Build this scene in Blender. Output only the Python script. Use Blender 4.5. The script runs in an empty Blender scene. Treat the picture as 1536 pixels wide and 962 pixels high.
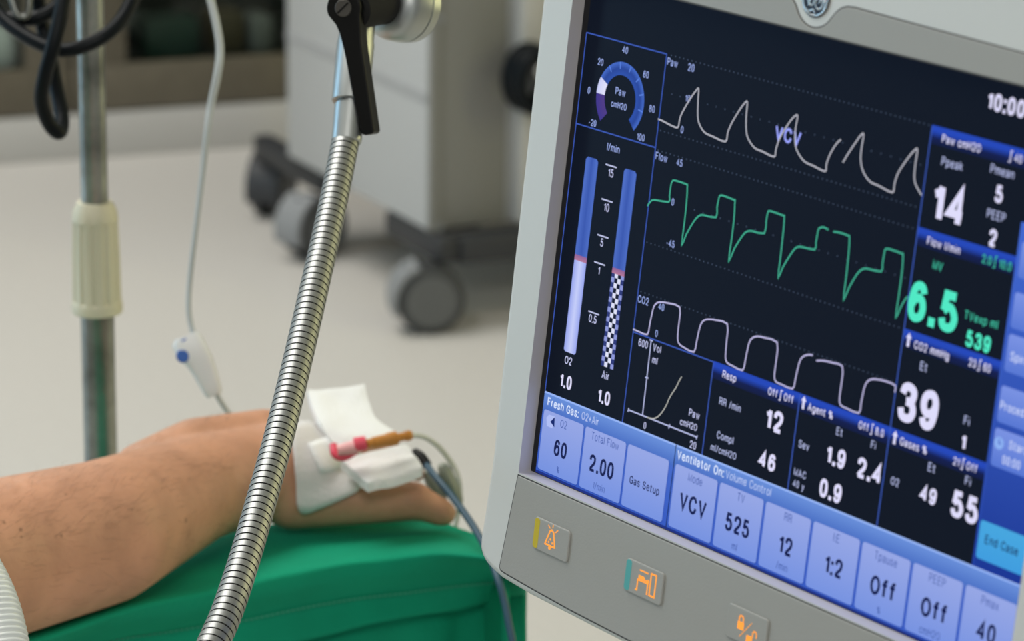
import bpy, bmesh, math, random
from mathutils import Vector, Matrix, noise
from mathutils.bvhtree import BVHTree

random.seed(7)
SC = bpy.context.scene
COL = SC.collection

# ------------------------------------------------------------------ camera
PITCH = math.radians(16.6)
ROLL = math.radians(0.75)
FPX = 5000.0
fwd = Vector((0, math.cos(PITCH), -math.sin(PITCH)))
up0 = Vector((0, math.sin(PITCH), math.cos(PITCH)))
r0 = Vector((1, 0, 0))
right = r0 * math.cos(ROLL) + up0 * math.sin(ROLL)
up = up0 * math.cos(ROLL) - r0 * math.sin(ROLL)
CAM = Vector((0, 0, 1.5))
cd = bpy.data.cameras.new('camera')
cam = bpy.data.objects.new('camera', cd)
COL.objects.link(cam)
cam.matrix_world = Matrix((
    (right.x, up.x, -fwd.x, CAM.x), (right.y, up.y, -fwd.y, CAM.y),
    (right.z, up.z, -fwd.z, CAM.z), (0, 0, 0, 1)))
cd.sensor_width = 36.0
cd.lens = 36.0 * FPX / 1536.0
cd.clip_start = 0.05
cd.dof.use_dof = True
cd.dof.focus_distance = 1.57
cd.dof.aperture_fstop = 13.5
cd.dof.aperture_blades = 0
SC.camera = cam

# ------------------------------------------------------------------ view, world, lights
SC.view_settings.view_transform = 'Standard'
SC.view_settings.look = 'None'
SC.view_settings.exposure = 0.0
SC.view_settings.gamma = 1.0
SC.view_settings.use_curve_mapping = False
try:
    SC.cycles.use_denoising = True
    SC.cycles.denoiser = 'OPENIMAGEDENOISE'
    SC.cycles.max_bounces = 6
except Exception:
    pass
wd = bpy.data.worlds.new('world')
SC.world = wd
wd.use_nodes = True
wd.node_tree.nodes['Background'].inputs[0].default_value = (0.88, 0.92, 0.92, 1)
wd.node_tree.nodes['Background'].inputs[1].default_value = 0.26


def area(name, loc, target, size, sizey, power, col):
    ld = bpy.data.lights.new(name, 'AREA')
    ld.shape = 'RECTANGLE'
    ld.size = size
    ld.size_y = sizey
    ld.energy = power
    ld.color = col
    lo = bpy.data.objects.new(name, ld)
    COL.objects.link(lo)
    lo.location = loc
    lo.rotation_euler = (Vector(target) - Vector(loc)).to_track_quat('-Z', 'Y').to_euler()
    return lo


area('ceiling_light', (-1.1, 2.3, 2.95), (-0.9, 2.5, 0), 1.2, 1.2, 42, (1.0, 0.965, 0.91))
area('ceiling_light_rear', (-1.4, 5.0, 2.95), (-1.3, 5.0, 0), 1.6, 1.2, 58, (1.0, 0.965, 0.91))
area('near_fill_light', (0.1, -0.6, 2.95), (0.1, 0.6, 0), 1.4, 1.4, 52, (1.0, 0.97, 0.92))  # added fill above the camera, lifts the monitor front and its inner lip
area('cool_side_light', (-3.3, 2.9, 1.5), (0, 2.0, 1.0), 0.6, 2.4, 30, (0.36, 0.70, 1.0))  # added cool panel, no window there: blue reflections down the metal's left
area('warm_side_light', (3.0, 2.9, 1.7), (0, 2.0, 1.0), 0.45, 2.0, 24, (1.0, 0.93, 0.42))  # added warm panel without a fitting, gives the metal its yellow right edge


# ------------------------------------------------------------------ helpers
def pix(px, py, s):
    """point seen at pixel (px, py) at distance s along the optical axis"""
    return CAM + s * (fwd + right * ((px - 768) / FPX) - up * ((py - 481) / FPX))


def raydir(px, py):
    return (fwd + right * ((px - 768) / FPX) - up * ((py - 481) / FPX)).normalized()


def pixz(px, py, z):
    d = raydir(px, py)
    return CAM + d * ((z - CAM.z) / d.z)


def pixplane(px, py, p0, n):
    d = raydir(px, py)
    return CAM + d * ((p0 - CAM).dot(n) / d.dot(n))


def lin(c):
    return tuple(((x / 255) / 12.92 if x / 255 <= 0.04045 else ((x / 255 + 0.055) / 1.055) ** 2.4) for x in c)


MATS = {}


def mat(name, rgb, rough=0.5, metal=0.0, spec=0.5, noise_scale=None, noise_amt=0.0, bump=0.0, bump_scale=80, trans=0.0, emit=None, sss=0.0):
    m = bpy.data.materials.new(name)
    m.use_nodes = True
    nt = m.node_tree
    b = nt.nodes['Principled BSDF']
    b.inputs['Base Color'].default_value = (*rgb, 1)
    b.inputs['Roughness'].default_value = rough
    b.inputs['Metallic'].default_value = metal
    b.inputs['Specular IOR Level'].default_value = spec
    if trans:
        b.inputs['Transmission Weight'].default_value = trans
    if sss:
        b.inputs['Subsurface Weight'].default_value = sss
        b.inputs['Subsurface Radius'].default_value = (0.012, 0.005, 0.003)
        b.inputs['Subsurface Scale'].default_value = 0.6
    if emit:
        b.inputs['Emission Color'].default_value = (*emit, 1)
        b.inputs['Emission Strength'].default_value = 1.0
    if noise_scale or bump:
        tc = nt.nodes.new('ShaderNodeTexCoord')
    if noise_scale:
        n = nt.nodes.new('ShaderNodeTexNoise')
        n.inputs['Scale'].default_value = noise_scale
        n.inputs['Detail'].default_value = 6
        r = nt.nodes.new('ShaderNodeValToRGB')
        r.color_ramp.elements[0].position = 0.3
        r.color_ramp.elements[1].position = 0.7
        r.color_ramp.elements[0].color = (*[max(0, c * (1 - noise_amt)) for c in rgb], 1)
        r.color_ramp.elements[1].color = (*[min(1, c * (1 + noise_amt)) for c in rgb], 1)
        nt.links.new(tc.outputs['Object'], n.inputs['Vector'])
        nt.links.new(n.outputs['Fac'], r.inputs['Fac'])
        nt.links.new(r.outputs['Color'], b.inputs['Base Color'])
    if bump:
        n2 = nt.nodes.new('ShaderNodeTexNoise')
        n2.inputs['Scale'].default_value = bump_scale
        n2.inputs['Detail'].default_value = 4
        bp = nt.nodes.new('ShaderNodeBump')
        bp.inputs['Strength'].default_value = bump
        bp.inputs['Distance'].default_value = 0.002
        nt.links.new(tc.outputs['Object'], n2.inputs['Vector'])
        nt.links.new(n2.outputs['Fac'], bp.inputs['Height'])
        nt.links.new(bp.outputs['Normal'], b.inputs['Normal'])
    MATS[name] = m
    return m


WM = {}


def link(o, parent=None, world=None):
    COL.objects.link(o)
    if parent is not None:
        o.parent = parent
        WM[o.name] = WM[parent.name]
    else:
        WM[o.name] = world or Matrix.Identity(4)
        if world is not None:
            o.matrix_world = world
    return o


def tag(o, label, cat, group=None, kind=None):
    o['label'] = label
    o['category'] = cat
    if group:
        o['group'] = group
    if kind:
        o['kind'] = kind
    return o


def thing(name, label, cat, loc=(0, 0, 0), world=None, group=None):
    o = bpy.data.objects.new(name, None)
    o.empty_display_size = 0.05
    link(o, None, world or Matrix.Translation(Vector(loc)))
    return tag(o, label, cat, group)


class MB:
    """collects shapes given in world coordinates into one mesh"""

    def __init__(self):
        self.v, self.f, self.mi, self.sm = [], [], [], []

    def add(self, vs, fs, mi=0, smooth=True):
        b = len(self.v)
        self.v += [Vector(p) for p in vs]
        self.f += [tuple(b + i for i in f) for f in fs]
        self.mi += [mi] * len(fs)
        self.sm += [smooth] * len(fs)
        return self

    def box(self, c, ax, ay, az, sx, sy, sz, bev=0.0, mi=0, seg=2):
        bm = bmesh.new()
        bmesh.ops.create_cube(bm, size=1.0)
        for v in bm.verts:
            v.co = Vector((v.co.x * sx, v.co.y * sy, v.co.z * sz))
        if bev:
            bmesh.ops.bevel(bm, geom=bm.edges[:], offset=bev, segments=seg, profile=0.5, affect='EDGES')
        c = Vector(c)
        bm.verts.index_update()
        vs = [c + ax * v.co.x + ay * v.co.y + az * v.co.z for v in bm.verts]
        fs = [[v.index for v in f.verts] for f in bm.faces]
        bm.free()
        return self.add(vs, fs, mi, bool(bev))

    def lathe(self, p0, axis, prof, n=32, mi=0, scale=None, smooth=True):
        axis = Vector(axis).normalized()
        a = axis.orthogonal().normalized()
        b = axis.cross(a)
        vs, fs = [], []
        for (d, r) in prof:
            for k in range(n):
                t = 2 * math.pi * k / n
                vs.append(Vector(p0) + axis * d + (a * math.cos(t) + b * math.sin(t)) * r)
        for i in range(len(prof) - 1):
            for k in range(n):
                k2 = (k + 1) % n
                fs.append((i * n + k, i * n + k2, (i + 1) * n + k2, (i + 1) * n + k))
        fs.append(tuple(range(n))[::-1])
        fs.append(tuple((len(prof) - 1) * n + k for k in range(n)))
        return self.add(vs, fs, mi, smooth)

    def sweep(self, pts, radii, n=12, mi=0, mis=None, flat=1.0):
        """tube along pts with a radius per point"""
        N = len(pts)
        tang = []
        for i in range(N):
            a = pts[max(0, i - 1)]
            b = pts[min(N - 1, i + 1)]
            t = (b - a)
            tang.append(t.normalized() if t.length > 1e-9 else (tang[-1] if tang else Vector((0, 0, 1))))
        u = tang[0].orthogonal().normalized()
        vs, fs, ms = [], [], []
        for i in range(N):
            u = (u - tang[i] * u.dot(tang[i])).normalized()
            w = tang[i].cross(u)
            for k in range(n):
                t = 2 * math.pi * k / n
                vs.append(pts[i] + (u * math.cos(t) + w * math.sin(t) * flat) * radii[i])
        for i in range(N - 1):
            for k in range(n):
                k2 = (k + 1) % n
                fs.append((i * n + k, i * n + k2, (i + 1) * n + k2, (i + 1) * n + k))
                ms.append(mis[i] if mis else mi)
        fs.append(tuple(range(n))[::-1])
        fs.append(tuple((N - 1) * n + k for k in range(n)))
        ms += [mi, mi]
        self.add(vs, fs, 0, True)
        self.mi[-len(ms):] = ms
        return self

    def prism(self, pts, d, mi=0, smooth=False):
        """closed polygon pts extruded by vector d"""
        n = len(pts)
        vs = list(pts) + [p + d for p in pts]
        fs = [tuple(range(n))[::-1], tuple(range(n, 2 * n))]
        fs += [(i, (i + 1) % n, n + (i + 1) % n, n + i) for i in range(n)]
        return self.add(vs, fs, mi, smooth)

    def build(self, name, mats, parent=None, world=None, auto=40, cleanup=True):
        me = bpy.data.meshes.new(name)
        o = bpy.data.objects.new(name, me)
        link(o, parent, world)
        inv = WM[o.name].inverted()
        me.from_pydata([inv @ p for p in self.v], [], self.f)
        if not isinstance(mats, (list, tuple)):
            mats = [mats]
        for m in mats:
            me.materials.append(m)
        for i, p in enumerate(me.polygons):
            p.material_index = self.mi[i]
            p.use_smooth = self.sm[i]
        bm = bmesh.new()
        bm.from_mesh(me)
        if cleanup:
            bmesh.ops.recalc_face_normals(bm, faces=bm.faces[:])
        if auto:
            for e in bm.edges:
                if len(e.link_faces) == 2 and e.calc_face_angle(0) > math.radians(auto):
                    e.smooth = False
        bm.to_mesh(me)
        bm.free()
        return o


def spline(pts, n):
    """Catmull-Rom through pts, n samples per span"""
    out = []
    P = [pts[0] * 2 - pts[1]] + list(pts) + [pts[-1] * 2 - pts[-2]]
    for i in range(1, len(P) - 2):
        for k in range(n):
            t = k / n
            a, b, c, d = P[i - 1], P[i], P[i + 1], P[i + 2]
            out.append(0.5 * ((2 * b) + (c - a) * t + (2 * a - 5 * b + 4 * c - d) * t * t + (3 * b - a - 3 * c + d) * t ** 3))
    out.append(P[-2].copy())
    return out


def resample(pts, step):
    out = [pts[0].copy()]
    acc = 0.0
    for i in range(1, len(pts)):
        a, b = pts[i - 1], pts[i]
        L = (b - a).length
        pos = 0.0
        while acc + (L - pos) >= step:
            pos += step - acc
            out.append(a.lerp(b, pos / L))
            acc = 0.0
        acc += L - pos
    return out


def lerp_list(keys, t):
    """keys: [(t, value)...] linear lookup"""
    if t <= keys[0][0]:
        return keys[0][1]
    for (a, va), (b, vb) in zip(keys, keys[1:]):
        if t <= b:
            return va + (vb - va) * (t - a) / (b - a)
    return keys[-1][1]


X, Y, Zv = Vector((1, 0, 0)), Vector((0, 1, 0)), Vector((0, 0, 1))

# ------------------------------------------------------------------ materials
M_floor = mat('floor_vinyl', (0.60, 0.58, 0.545), 0.42, noise_scale=120, noise_amt=0.06)
M_wall = mat('wall_paint', (0.52, 0.52, 0.48), 0.7)
M_ceil = mat('ceiling_paint', (0.75, 0.75, 0.72), 0.8)
M_plinth = mat('plinth_grey', (0.50, 0.49, 0.46), 0.5)
M_cab = mat('cabinet_olive', (0.120, 0.104, 0.072), 0.5, noise_scale=30, noise_amt=0.08)
M_cabdark = mat('cabinet_inside', (0.02, 0.022, 0.02), 0.7)
M_white = mat('white_housing', (0.66, 0.68, 0.665), 0.42)
M_face = mat('grey_face_panel', (0.37, 0.37, 0.35), 0.5, bump=0.05, bump_scale=900)
M_lip = mat('light_inner_lip', (0.55, 0.53, 0.55), 0.45)
M_seam = mat('dark_seam', (0.07, 0.07, 0.07), 0.7)
M_blackglass = mat('black_screen_border', (0.004, 0.005, 0.008), 0.25)
M_yellow = mat('yellow_strip', (0.60, 0.47, 0.015), 0.5)
M_teal = mat('teal_strip', (0.09, 0.42, 0.42), 0.5)
M_orange = mat('orange_backlit_icon', (0.3, 0.1, 0.01), 0.5, emit=(0.95, 0.33, 0.035))
M_chrome = mat('chrome', (0.75, 0.76, 0.78), 0.18, 1.0)
M_emblem = mat('emblem_dark', (0.03, 0.04, 0.06), 0.3, 0.6)
M_steel = mat('brushed_steel', (0.34, 0.35, 0.345), 0.46, 1.0)
M_satin = mat('satin_aluminium', (0.44, 0.46, 0.46), 0.42, 1.0)
M_groove = mat('dark_groove', (0.02, 0.02, 0.02), 0.7, 0.0, spec=0.1)
M_pole = mat('worn_pole_steel', (0.30, 0.31, 0.29), 0.38, 1.0, noise_scale=25, noise_amt=0.5, bump=0.3, bump_scale=60)
M_black = mat('black_plastic', (0.004, 0.004, 0.004), 0.45, spec=0.2)
M_cable = mat('black_rubber_cable', (0.004, 0.006, 0.008), 0.42, spec=0.15)
M_cream = mat('cream_plastic', (0.66, 0.62, 0.47), 0.5)
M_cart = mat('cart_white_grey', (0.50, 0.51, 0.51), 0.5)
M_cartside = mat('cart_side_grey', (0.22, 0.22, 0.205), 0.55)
M_cartline = mat('cart_groove', (0.36, 0.365, 0.37), 0.6)
M_cartbase = mat('cart_base_charcoal', (0.03, 0.032, 0.036), 0.55)
M_tire = mat('grey_caster_tread', (0.045, 0.048, 0.05), 0.6)
M_hub = mat('grey_caster_disc', (0.11, 0.114, 0.115), 0.55)
M_hood = mat('grey_caster_hood', (0.25, 0.26, 0.27), 0.5)
M_sheet = mat('green_surgical_cloth', (0.004, 0.32, 0.18), 0.85, spec=0.2, noise_scale=14, noise_amt=0.10, bump=0.25, bump_scale=260)
M_stitch = mat('pale_green_stitch', (0.06, 0.36, 0.24), 0.8)
M_gauze = mat('white_gauze', (0.88, 0.89, 0.88), 0.9, spec=0.1, bump=0.5, bump_scale=500)
M_tape = mat('white_adhesive', (0.70, 0.68, 0.665), 0.8, spec=0.2, bump=0.35, bump_scale=420)
M_pink = mat('pink_plastic', (0.80, 0.07, 0.12), 0.4)
M_palepink = mat('pale_pink_plastic', (0.85, 0.42, 0.42), 0.4)
M_amber = mat('amber_plastic', (0.55, 0.225, 0.04), 0.4)
M_clear = mat('clear_tubing', (0.62, 0.63, 0.58), 0.25)
M_tube = mat('translucent_line', (0.50, 0.54, 0.55), 0.28)
M_clamp = mat('white_clamp_plastic', (0.78, 0.80, 0.82), 0.4)
M_blue = mat('blue_clamp_wheel', (0.01, 0.10, 0.45), 0.4)
M_bluecable = mat('blue_sensor_cable', (0.03, 0.09, 0.145), 0.45)
M_sensor = mat('grey_green_sensor', (0.26, 0.29, 0.24), 0.4)
M_hose = mat('white_corrugated_hose', (0.80, 0.84, 0.82), 0.3)
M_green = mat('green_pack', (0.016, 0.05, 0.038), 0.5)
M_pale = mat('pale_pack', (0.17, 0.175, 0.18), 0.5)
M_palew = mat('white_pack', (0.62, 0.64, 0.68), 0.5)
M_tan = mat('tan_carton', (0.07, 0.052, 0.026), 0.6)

mg = bpy.data.materials.new('cabinet_glass')
mg.use_nodes = True
nt = mg.node_tree
nt.nodes.clear()
_o = nt.nodes.new('ShaderNodeOutputMaterial')
_m = nt.nodes.new('ShaderNodeMixShader')
_t = nt.nodes.new('ShaderNodeBsdfTransparent')
_g = nt.nodes.new('ShaderNodeBsdfGlossy')
_t.inputs[0].default_value = (0.80, 0.84, 0.80, 1)
_g.inputs['Roughness'].default_value = 0.05
_m.inputs[0].default_value = 0.03
nt.links.new(_t.outputs[0], _m.inputs[1])
nt.links.new(_g.outputs[0], _m.inputs[2])
nt.links.new(_m.outputs[0], _o.inputs[0])
M_glass = mg

# lit display: colour comes from the picture the display shows
md = bpy.data.materials.new('lit_display')
md.use_nodes = True
nt = md.node_tree
_b = nt.nodes['Principled BSDF']
_b.inputs['Base Color'].default_value = (0.004, 0.005, 0.007, 1)
_b.inputs['Roughness'].default_value = 0.38
_b.inputs['IOR'].default_value = 1.10
_a = nt.nodes.new('ShaderNodeVertexColor')
_a.layer_name = 'pic'
nt.links.new(_a.outputs['Color'], _b.inputs['Emission Color'])
_b.inputs['Emission Strength'].default_value = 1.0
M_display = md

# ------------------------------------------------------------------ room shell
MB().box((0, 4, -0.05), X, Y, Zv, 12, 16, 0.1).build('floor', M_floor)['kind'] = 'structure'
MB().box((0, 4, 3.05), X, Y, Zv, 12, 16, 0.1).build('ceiling', M_ceil)['kind'] = 'structure'
# the back wall and the cabinet stand turned about 16 degrees from the view axis
fa, fb = pixz(0, 247, 0), pixz(410, 218, 0)
ca = (fb - fa); ca.z = 0; ca.normalize()            # along the cabinet front
cn = Vector((ca.y, -ca.x, 0))                       # out of the cabinet, towards the camera
if cn.y > 0:
    cn = -cn
wc = fa - cn * 0.47 + ca * 1.0
MB().box(wc + Vector((0, 0, 1.5)) - cn * 0.05, ca, cn, Zv, 9, 0.1, 3.0).build('wall_back', M_wall)['kind'] = 'structure'
MB().box((-4.3, 3, 1.5), X, Y, Zv, 0.1, 12, 3.0).build('wall_left', M_wall)['kind'] = 'structure'


def cabp(px, py):
    p = pixplane(px, py, fa, cn)
    d = p - fa
    return d.dot(ca), p.z


def cabpt(s, z, out=0.0):
    return fa + ca * s + cn * out + Vector((0, 0, z))


cab = thing('storage_cabinet', 'olive brown glass-door supply cabinet on a grey plinth along the back wall', 'cabinet', cabpt(0.4, 0))
zpl = cabp(200, 166)[1]


def cbox(mb, s0, s1, z0, z1, o0, o1, bev=0.0):
    return mb.box(cabpt((s0 + s1) / 2, (z0 + z1) / 2, (o0 + o1) / 2), ca, cn, Zv, s1 - s0, o1 - o0, z1 - z0, bev)


wdoor = 0.62
sm_ = cabp(107, 100)[0]              # seam between the doors
S0, S1 = sm_ - wdoor - 0.02, sm_ + 2 * wdoor + 0.02
cbox(MB(), S0, S1, 0, zpl, -0.45, 0.0, 0.004).build('plinth', M_plinth, cab)
b = MB()
cbox(b, S0, S1, zpl, zpl + 0.02, -0.45, -0.022)
cbox(b, S0, S1, 1.98, 2.0, -0.45, -0.022)
cbox(b, S0, S0 + 0.02, zpl + 0.02, 1.98, -0.45, -0.022)
cbox(b, S1 - 0.02, S1, zpl + 0.02, 1.98, -0.45, -0.022)
cbox(b, S0 + 0.02, S1 - 0.02, zpl + 0.02, 1.98, -0.45, -0.43)
b.build('carcass', M_cabdark, cab)
zg = cabp(240, 93)[1]                # bottom of the glass
sl = cabp(38, 100)[0]                # left pane ends
sm_ = cabp(107, 100)[0]              # seam between the doors
sr = cabp(190, 80)[0]                # right pane begins
wdoor = 0.62
cbox(MB(), S0 + 0.02, S1 - 0.02, zg - 0.03, zg - 0.012, -0.43, -0.03).build('shelf', M_cabdark, cab)
for (a0, a1, g0, g1) in ((sm_ - wdoor, sm_ - 0.003, sm_ - wdoor + 0.09, sl), (sm_ + 0.003, sm_ + wdoor, sr, sm_ + wdoor - 0.09), (sm_ + wdoor + 0.006, sm_ + 2 * wdoor, sm_ + wdoor + 0.09, sm_ + 2 * wdoor - 0.09)):
    d = MB()
    cbox(d, a0, a1, zpl + 0.004, zg, -0.02, 0.0, 0.002)
    cbox(d, a0, g0, zg, 1.99, -0.02, 0.0, 0.002)
    cbox(d, g1, a1, zg, 1.99, -0.02, 0.0, 0.002)
    cbox(d, g0, g1, 1.88, 1.99, -0.02, 0.0, 0.002)
    dr = d.build('door', M_cab, cab)
    cbox(MB(), g0, g1, zg, 1.88, -0.013, -0.009).build('pane', M_glass, dr)


def pack(name, label, cat, px0, px1, py0, out, m, depth=0.10, bev=0.008):
    s0, _ = cabp(px0, 90)
    s1, _ = cabp(px1, 90)
    zt = cabp(px0, py0)[1]
    o = cbox(MB(), s0, s1, zg - 0.0105, zt + 0.02, out - depth, out, bev).build(name, m, None)
    return tag(o, label, cat)


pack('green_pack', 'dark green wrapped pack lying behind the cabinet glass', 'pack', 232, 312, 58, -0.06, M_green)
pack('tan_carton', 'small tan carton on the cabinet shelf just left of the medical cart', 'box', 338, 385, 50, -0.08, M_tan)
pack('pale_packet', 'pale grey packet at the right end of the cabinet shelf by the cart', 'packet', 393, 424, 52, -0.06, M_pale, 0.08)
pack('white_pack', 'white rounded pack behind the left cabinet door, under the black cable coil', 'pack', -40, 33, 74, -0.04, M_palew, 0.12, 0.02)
_s0, _ = cabp(200, 90)
_s1, _ = cabp(268, 90)
o = MB().lathe(cabpt(_s0, zg + 0.052, -0.25), ca, [(0, 0.02), (0.004, 0.03), (_s1 - _s0 - 0.004, 0.03), (_s1 - _s0, 0.02)], 20)
o = o.build('roll_of_wrap', M_pale, None)
tag(o, 'pale roll lying behind the dark green pack in the cabinet', 'roll')
# little stand so the roll lies on the shelf: the roll itself is big enough to touch it
for v in o.data.vertices:
    v.co.z -= (0.052 - 0.03 + 0.0105)

# ------------------------------------------------------------------ medical cart
k0 = pixz(640, 347, 0.15)
k1 = pixz(430, 234, 0.15)
kl = (k1 - k0); kl.z = 0
klen = kl.length
kl.normalize()                                  # along the long left face (away)
kr = Vector((kl.y, -kl.x, 0))                   # along the near end, to the right
if kr.x < 0:
    kr = -kr
KW = 0.46


def kp(a, b, z):
    """a along the long side from the near corner, b to the right"""
    p = k0 + kl * a + kr * b
    p.z = z
    return p


cart = thing('medical_cart', 'white grey medical equipment cart on dark casters behind the monitor', 'cart', kp(klen / 2, KW / 2, 0))


def kbox(mb, a0, a1, b0, b1, z0, z1, bev=0.0):
    return mb.box(kp((a0 + a1) / 2, (b0 + b1) / 2, (z0 + z1) / 2), kl, kr, Zv, a1 - a0, b1 - b0, z1 - z0, bev)


kbox(MB(), 0.0, klen, 0.0, KW, 0.15, 1.05, 0.006).build('body', M_cart, cart)
# near end cover, darker, recessed between an edge trim and a post
bw = 0.165
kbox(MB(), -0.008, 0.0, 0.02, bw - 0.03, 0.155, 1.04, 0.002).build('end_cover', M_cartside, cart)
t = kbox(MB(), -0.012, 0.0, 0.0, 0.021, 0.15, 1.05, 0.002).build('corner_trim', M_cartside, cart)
for py in (28, 340):
    p = pixplane(660, py, kp(-0.012, 0, 0), kl)
    MB().lathe(p, -kl, [(0, 0.006), (0.003, 0.006), (0.004, 0.004)], 16).build('screw', M_hood, t)
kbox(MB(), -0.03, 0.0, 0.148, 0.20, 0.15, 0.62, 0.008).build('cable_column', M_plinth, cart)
# groove across the long face (drawer gap)
zg1 = pixplane(540, 103, kp(0, 0, 0), kr).z
kbox(MB(), 0.004, klen - 0.004, -0.0015, 0.004, zg1 - 0.007, zg1 + 0.007).build('drawer_gap', M_cartline, cart)
b = MB()
kbox(b, -0.05, 0.15, -0.002, 0.033, 0.108, 0.149, 0.006)
kbox(b, klen - 0.12, klen + 0.17, 0.010, 0.045, 0.108, 0.149, 0.006)
kbox(b, 0.14, klen - 0.11, 0.12, 0.16, 0.112, 0.149, 0.006)
kbox(b, 0.11, 0.15, 0.02, 0.15, 0.112, 0.147, 0.004)
kbox(b, klen - 0.12, klen - 0.08, 0.02, 0.15, 0.112, 0.147, 0.004)
kbox(b, -0.05, klen + 0.10, KW - 0.035, KW + 0.005, 0.108, 0.149, 0.006)
kbox(b, -0.055, -0.01, 0.034, KW - 0.036, 0.104, 0.147, 0.006)
kbox(b, klen + 0.002, klen + 0.024, 0.012, 0.04, 0.148, 0.27, 0.004)
b.build('base_frame', M_cartbase, cart)


def caster(a, b, turn, rad=0.054, parent=cart, hood=None):
    p = kp(a, b, rad)
    ax = Vector((*turn, 0)).normalized()
    fw = Vector((-ax.y, ax.x, 0))
    sw = MB().lathe(kp(a, b, 0.088) - fw * 0.0, Zv, [(0, 0.012), (0.012, 0.02), (0.02, 0.02)], 16).build('caster', M_cartbase, parent)
    for s in (-1, 1):
        c = p + fw * 0.016
        wv = MB().lathe(c + ax * (s * 0.010), ax * s, [(0, rad * 0.9), (0.002, rad * 0.98), (0.006, rad), (0.015, rad * 0.98), (0.018, rad * 0.86), (0.0185, rad * 0.80)], 32)
        wv.lathe(c + ax * (s * 0.0265), ax * s, [(0, rad * 0.78), (0.003, rad * 0.74), (0.0035, rad * 0.2)], 32, mi=1)
        wv.build('wheel', [M_tire, M_hub], sw)
    # curved hood over the back of the wheels
    vs, fs = [], []
    c = p + fw * 0.016
    for i in range(11):
        t_ = math.radians(-20 + i * 9)
        d = (-fw * math.cos(t_) + Zv * math.sin(t_))
        for w_ in (-0.031, 0.031):
            vs.append(c + d * (rad * 1.04) + ax * w_)
        for w_ in (0.030, -0.030):
            vs.append(c + d * (rad * 1.16) + ax * w_)
    for i in range(10):
        for k in range(4):
            fs.append((i * 4 + k, i * 4 + (k + 1) % 4, (i + 1) * 4 + (k + 1) % 4, (i + 1) * 4 + k))
    fs.append((0, 1, 2, 3)); fs.append((40, 41, 42, 43))
    MB().add(vs, fs, 0, True).build('caster_hood', hood or M_hood, sw)


def kab(px, py):
    p = pixz(px, py, 0.0) - k0
    return p.dot(kl), p.dot(kr)


for (px, py, turn) in ((628, 497, (0.22, -1)), (460, 388, (0.75, -0.75)), (406, 324, (1, -0.3))):
    a, b_ = kab(px, py)
    caster(a, b_, turn, hood=M_cartbase if px < 420 else M_hood)
caster(0.0, KW, (0.3, -1))
caster(klen, KW, (1, -0.2))
# coiled black hose hung on the near end of the cart
hc = pixplane(792, 125, kp(-0.055, 0, 0), kl)
hh = thing('black_hose', 'black rubber hose coiled on the near end of the cart beside the monitor', 'hose', hc)
pts = []
for i in range(121):
    t_ = i / 120 * 2 * math.pi * 4
    rr = 0.036 + 0.008 * math.sin(i * 0.21)
    pts.append(hc + kr * (math.cos(t_) * rr * 0.9 + 0.0) + Zv * math.sin(t_) * rr * 1.25 - kl * (0.040 - 0.048 * (i / 120) + 0.004 * math.sin(t_ * 0.5)))
MB().sweep(pts, [0.011] * len(pts), 10).build('hose', M_cable, hh)
MB().lathe(hc + kl * 0.0225 + Zv * 0.03, -kl, [(0, 0.016), (0.003, 0.016), (0.004, 0.008), (0.075, 0.008), (0.080, 0.016), (0.086, 0.016)], 16).build('hook', M_plinth, hh)

# ------------------------------------------------------------------ infusion pole
pp = pix(146, 470, 2.25)


def poleZ(py):
    d = raydir(146, py)
    t_ = (pp.xy - CAM.xy).length / d.xy.length
    return CAM.z + d.z * t_


pole = thing('infusion_pole', 'scuffed steel infusion pole with ribbed cream height collar', 'pole', (pp.x, pp.y, 0))
zc0, zc1 = poleZ(468), poleZ(302)
base = Vector((pp.x, pp.y, 0))
MB().lathe(base, Zv, [(0.03, 0.0113), (zc0 + 0.01, 0.0113)], 28).build('lower_tube', M_pole, pole)
MB().lathe(base, Zv, [(zc0, 0.0090), (2.0, 0.0090)], 28).build('upper_tube', M_pole, pole)
b = MB().lathe(base, Zv, [(0, 0.10), (0.02, 0.10), (0.035, 0.03), (0.06, 0.013)], 36)
b.build('foot', M_cartbase, pole)
# ribbed collar: longitudinal flutes
vs, fs = [], []
N = 72
H = zc1 - zc0
prof = [(0, 0.0165, 0), (0.001, 0.0172, 0), (0.006, 0.0172, 0), (0.0075, 0.0168, 0), (0.009, 0.0164, 1), (H * 0.5, 0.0160, 1), (H - 0.014, 0.0152, 1), (H - 0.0125, 0.0156, 0), (H - 0.006, 0.0146, 0), (H - 0.001, 0.0122, 0), (H, 0.0118, 0)]
for (d, r, rib) in prof:
    for k in range(N):
        t_ = 2 * math.pi * k / N
        rr = r - (0.0011 if (rib and (k % 6) in (0, 1)) else 0)
        vs.append(base + Vector((math.cos(t_) * rr, math.sin(t_) * rr, zc0 + d)))
for i in range(len(prof) - 1):
    for k in range(N):
        fs.append((i * N + k, i * N + (k + 1) % N, (i + 1) * N + (k + 1) % N, (i + 1) * N + k))
fs.append(tuple(range(N))[::-1]); fs.append(tuple((len(prof) - 1) * N + k for k in range(N)))
MB().add(vs, fs).build('height_collar', M_cream, pole, auto=25)


hp = [pix(134, -88, 2.177), pix(90, -88, 2.180), pix(45, -87, 2.180), pix(38, -86, 2.174), pix(37, -86, 2.160), pix(37, -92, 2.150)]
MB().sweep(spline(hp, 6), [0.0036] * 31, 10).build('hook', M_pole, pole)


def cpath(L, n=8):
    return spline([pix(*q) for q in L], n)


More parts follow.
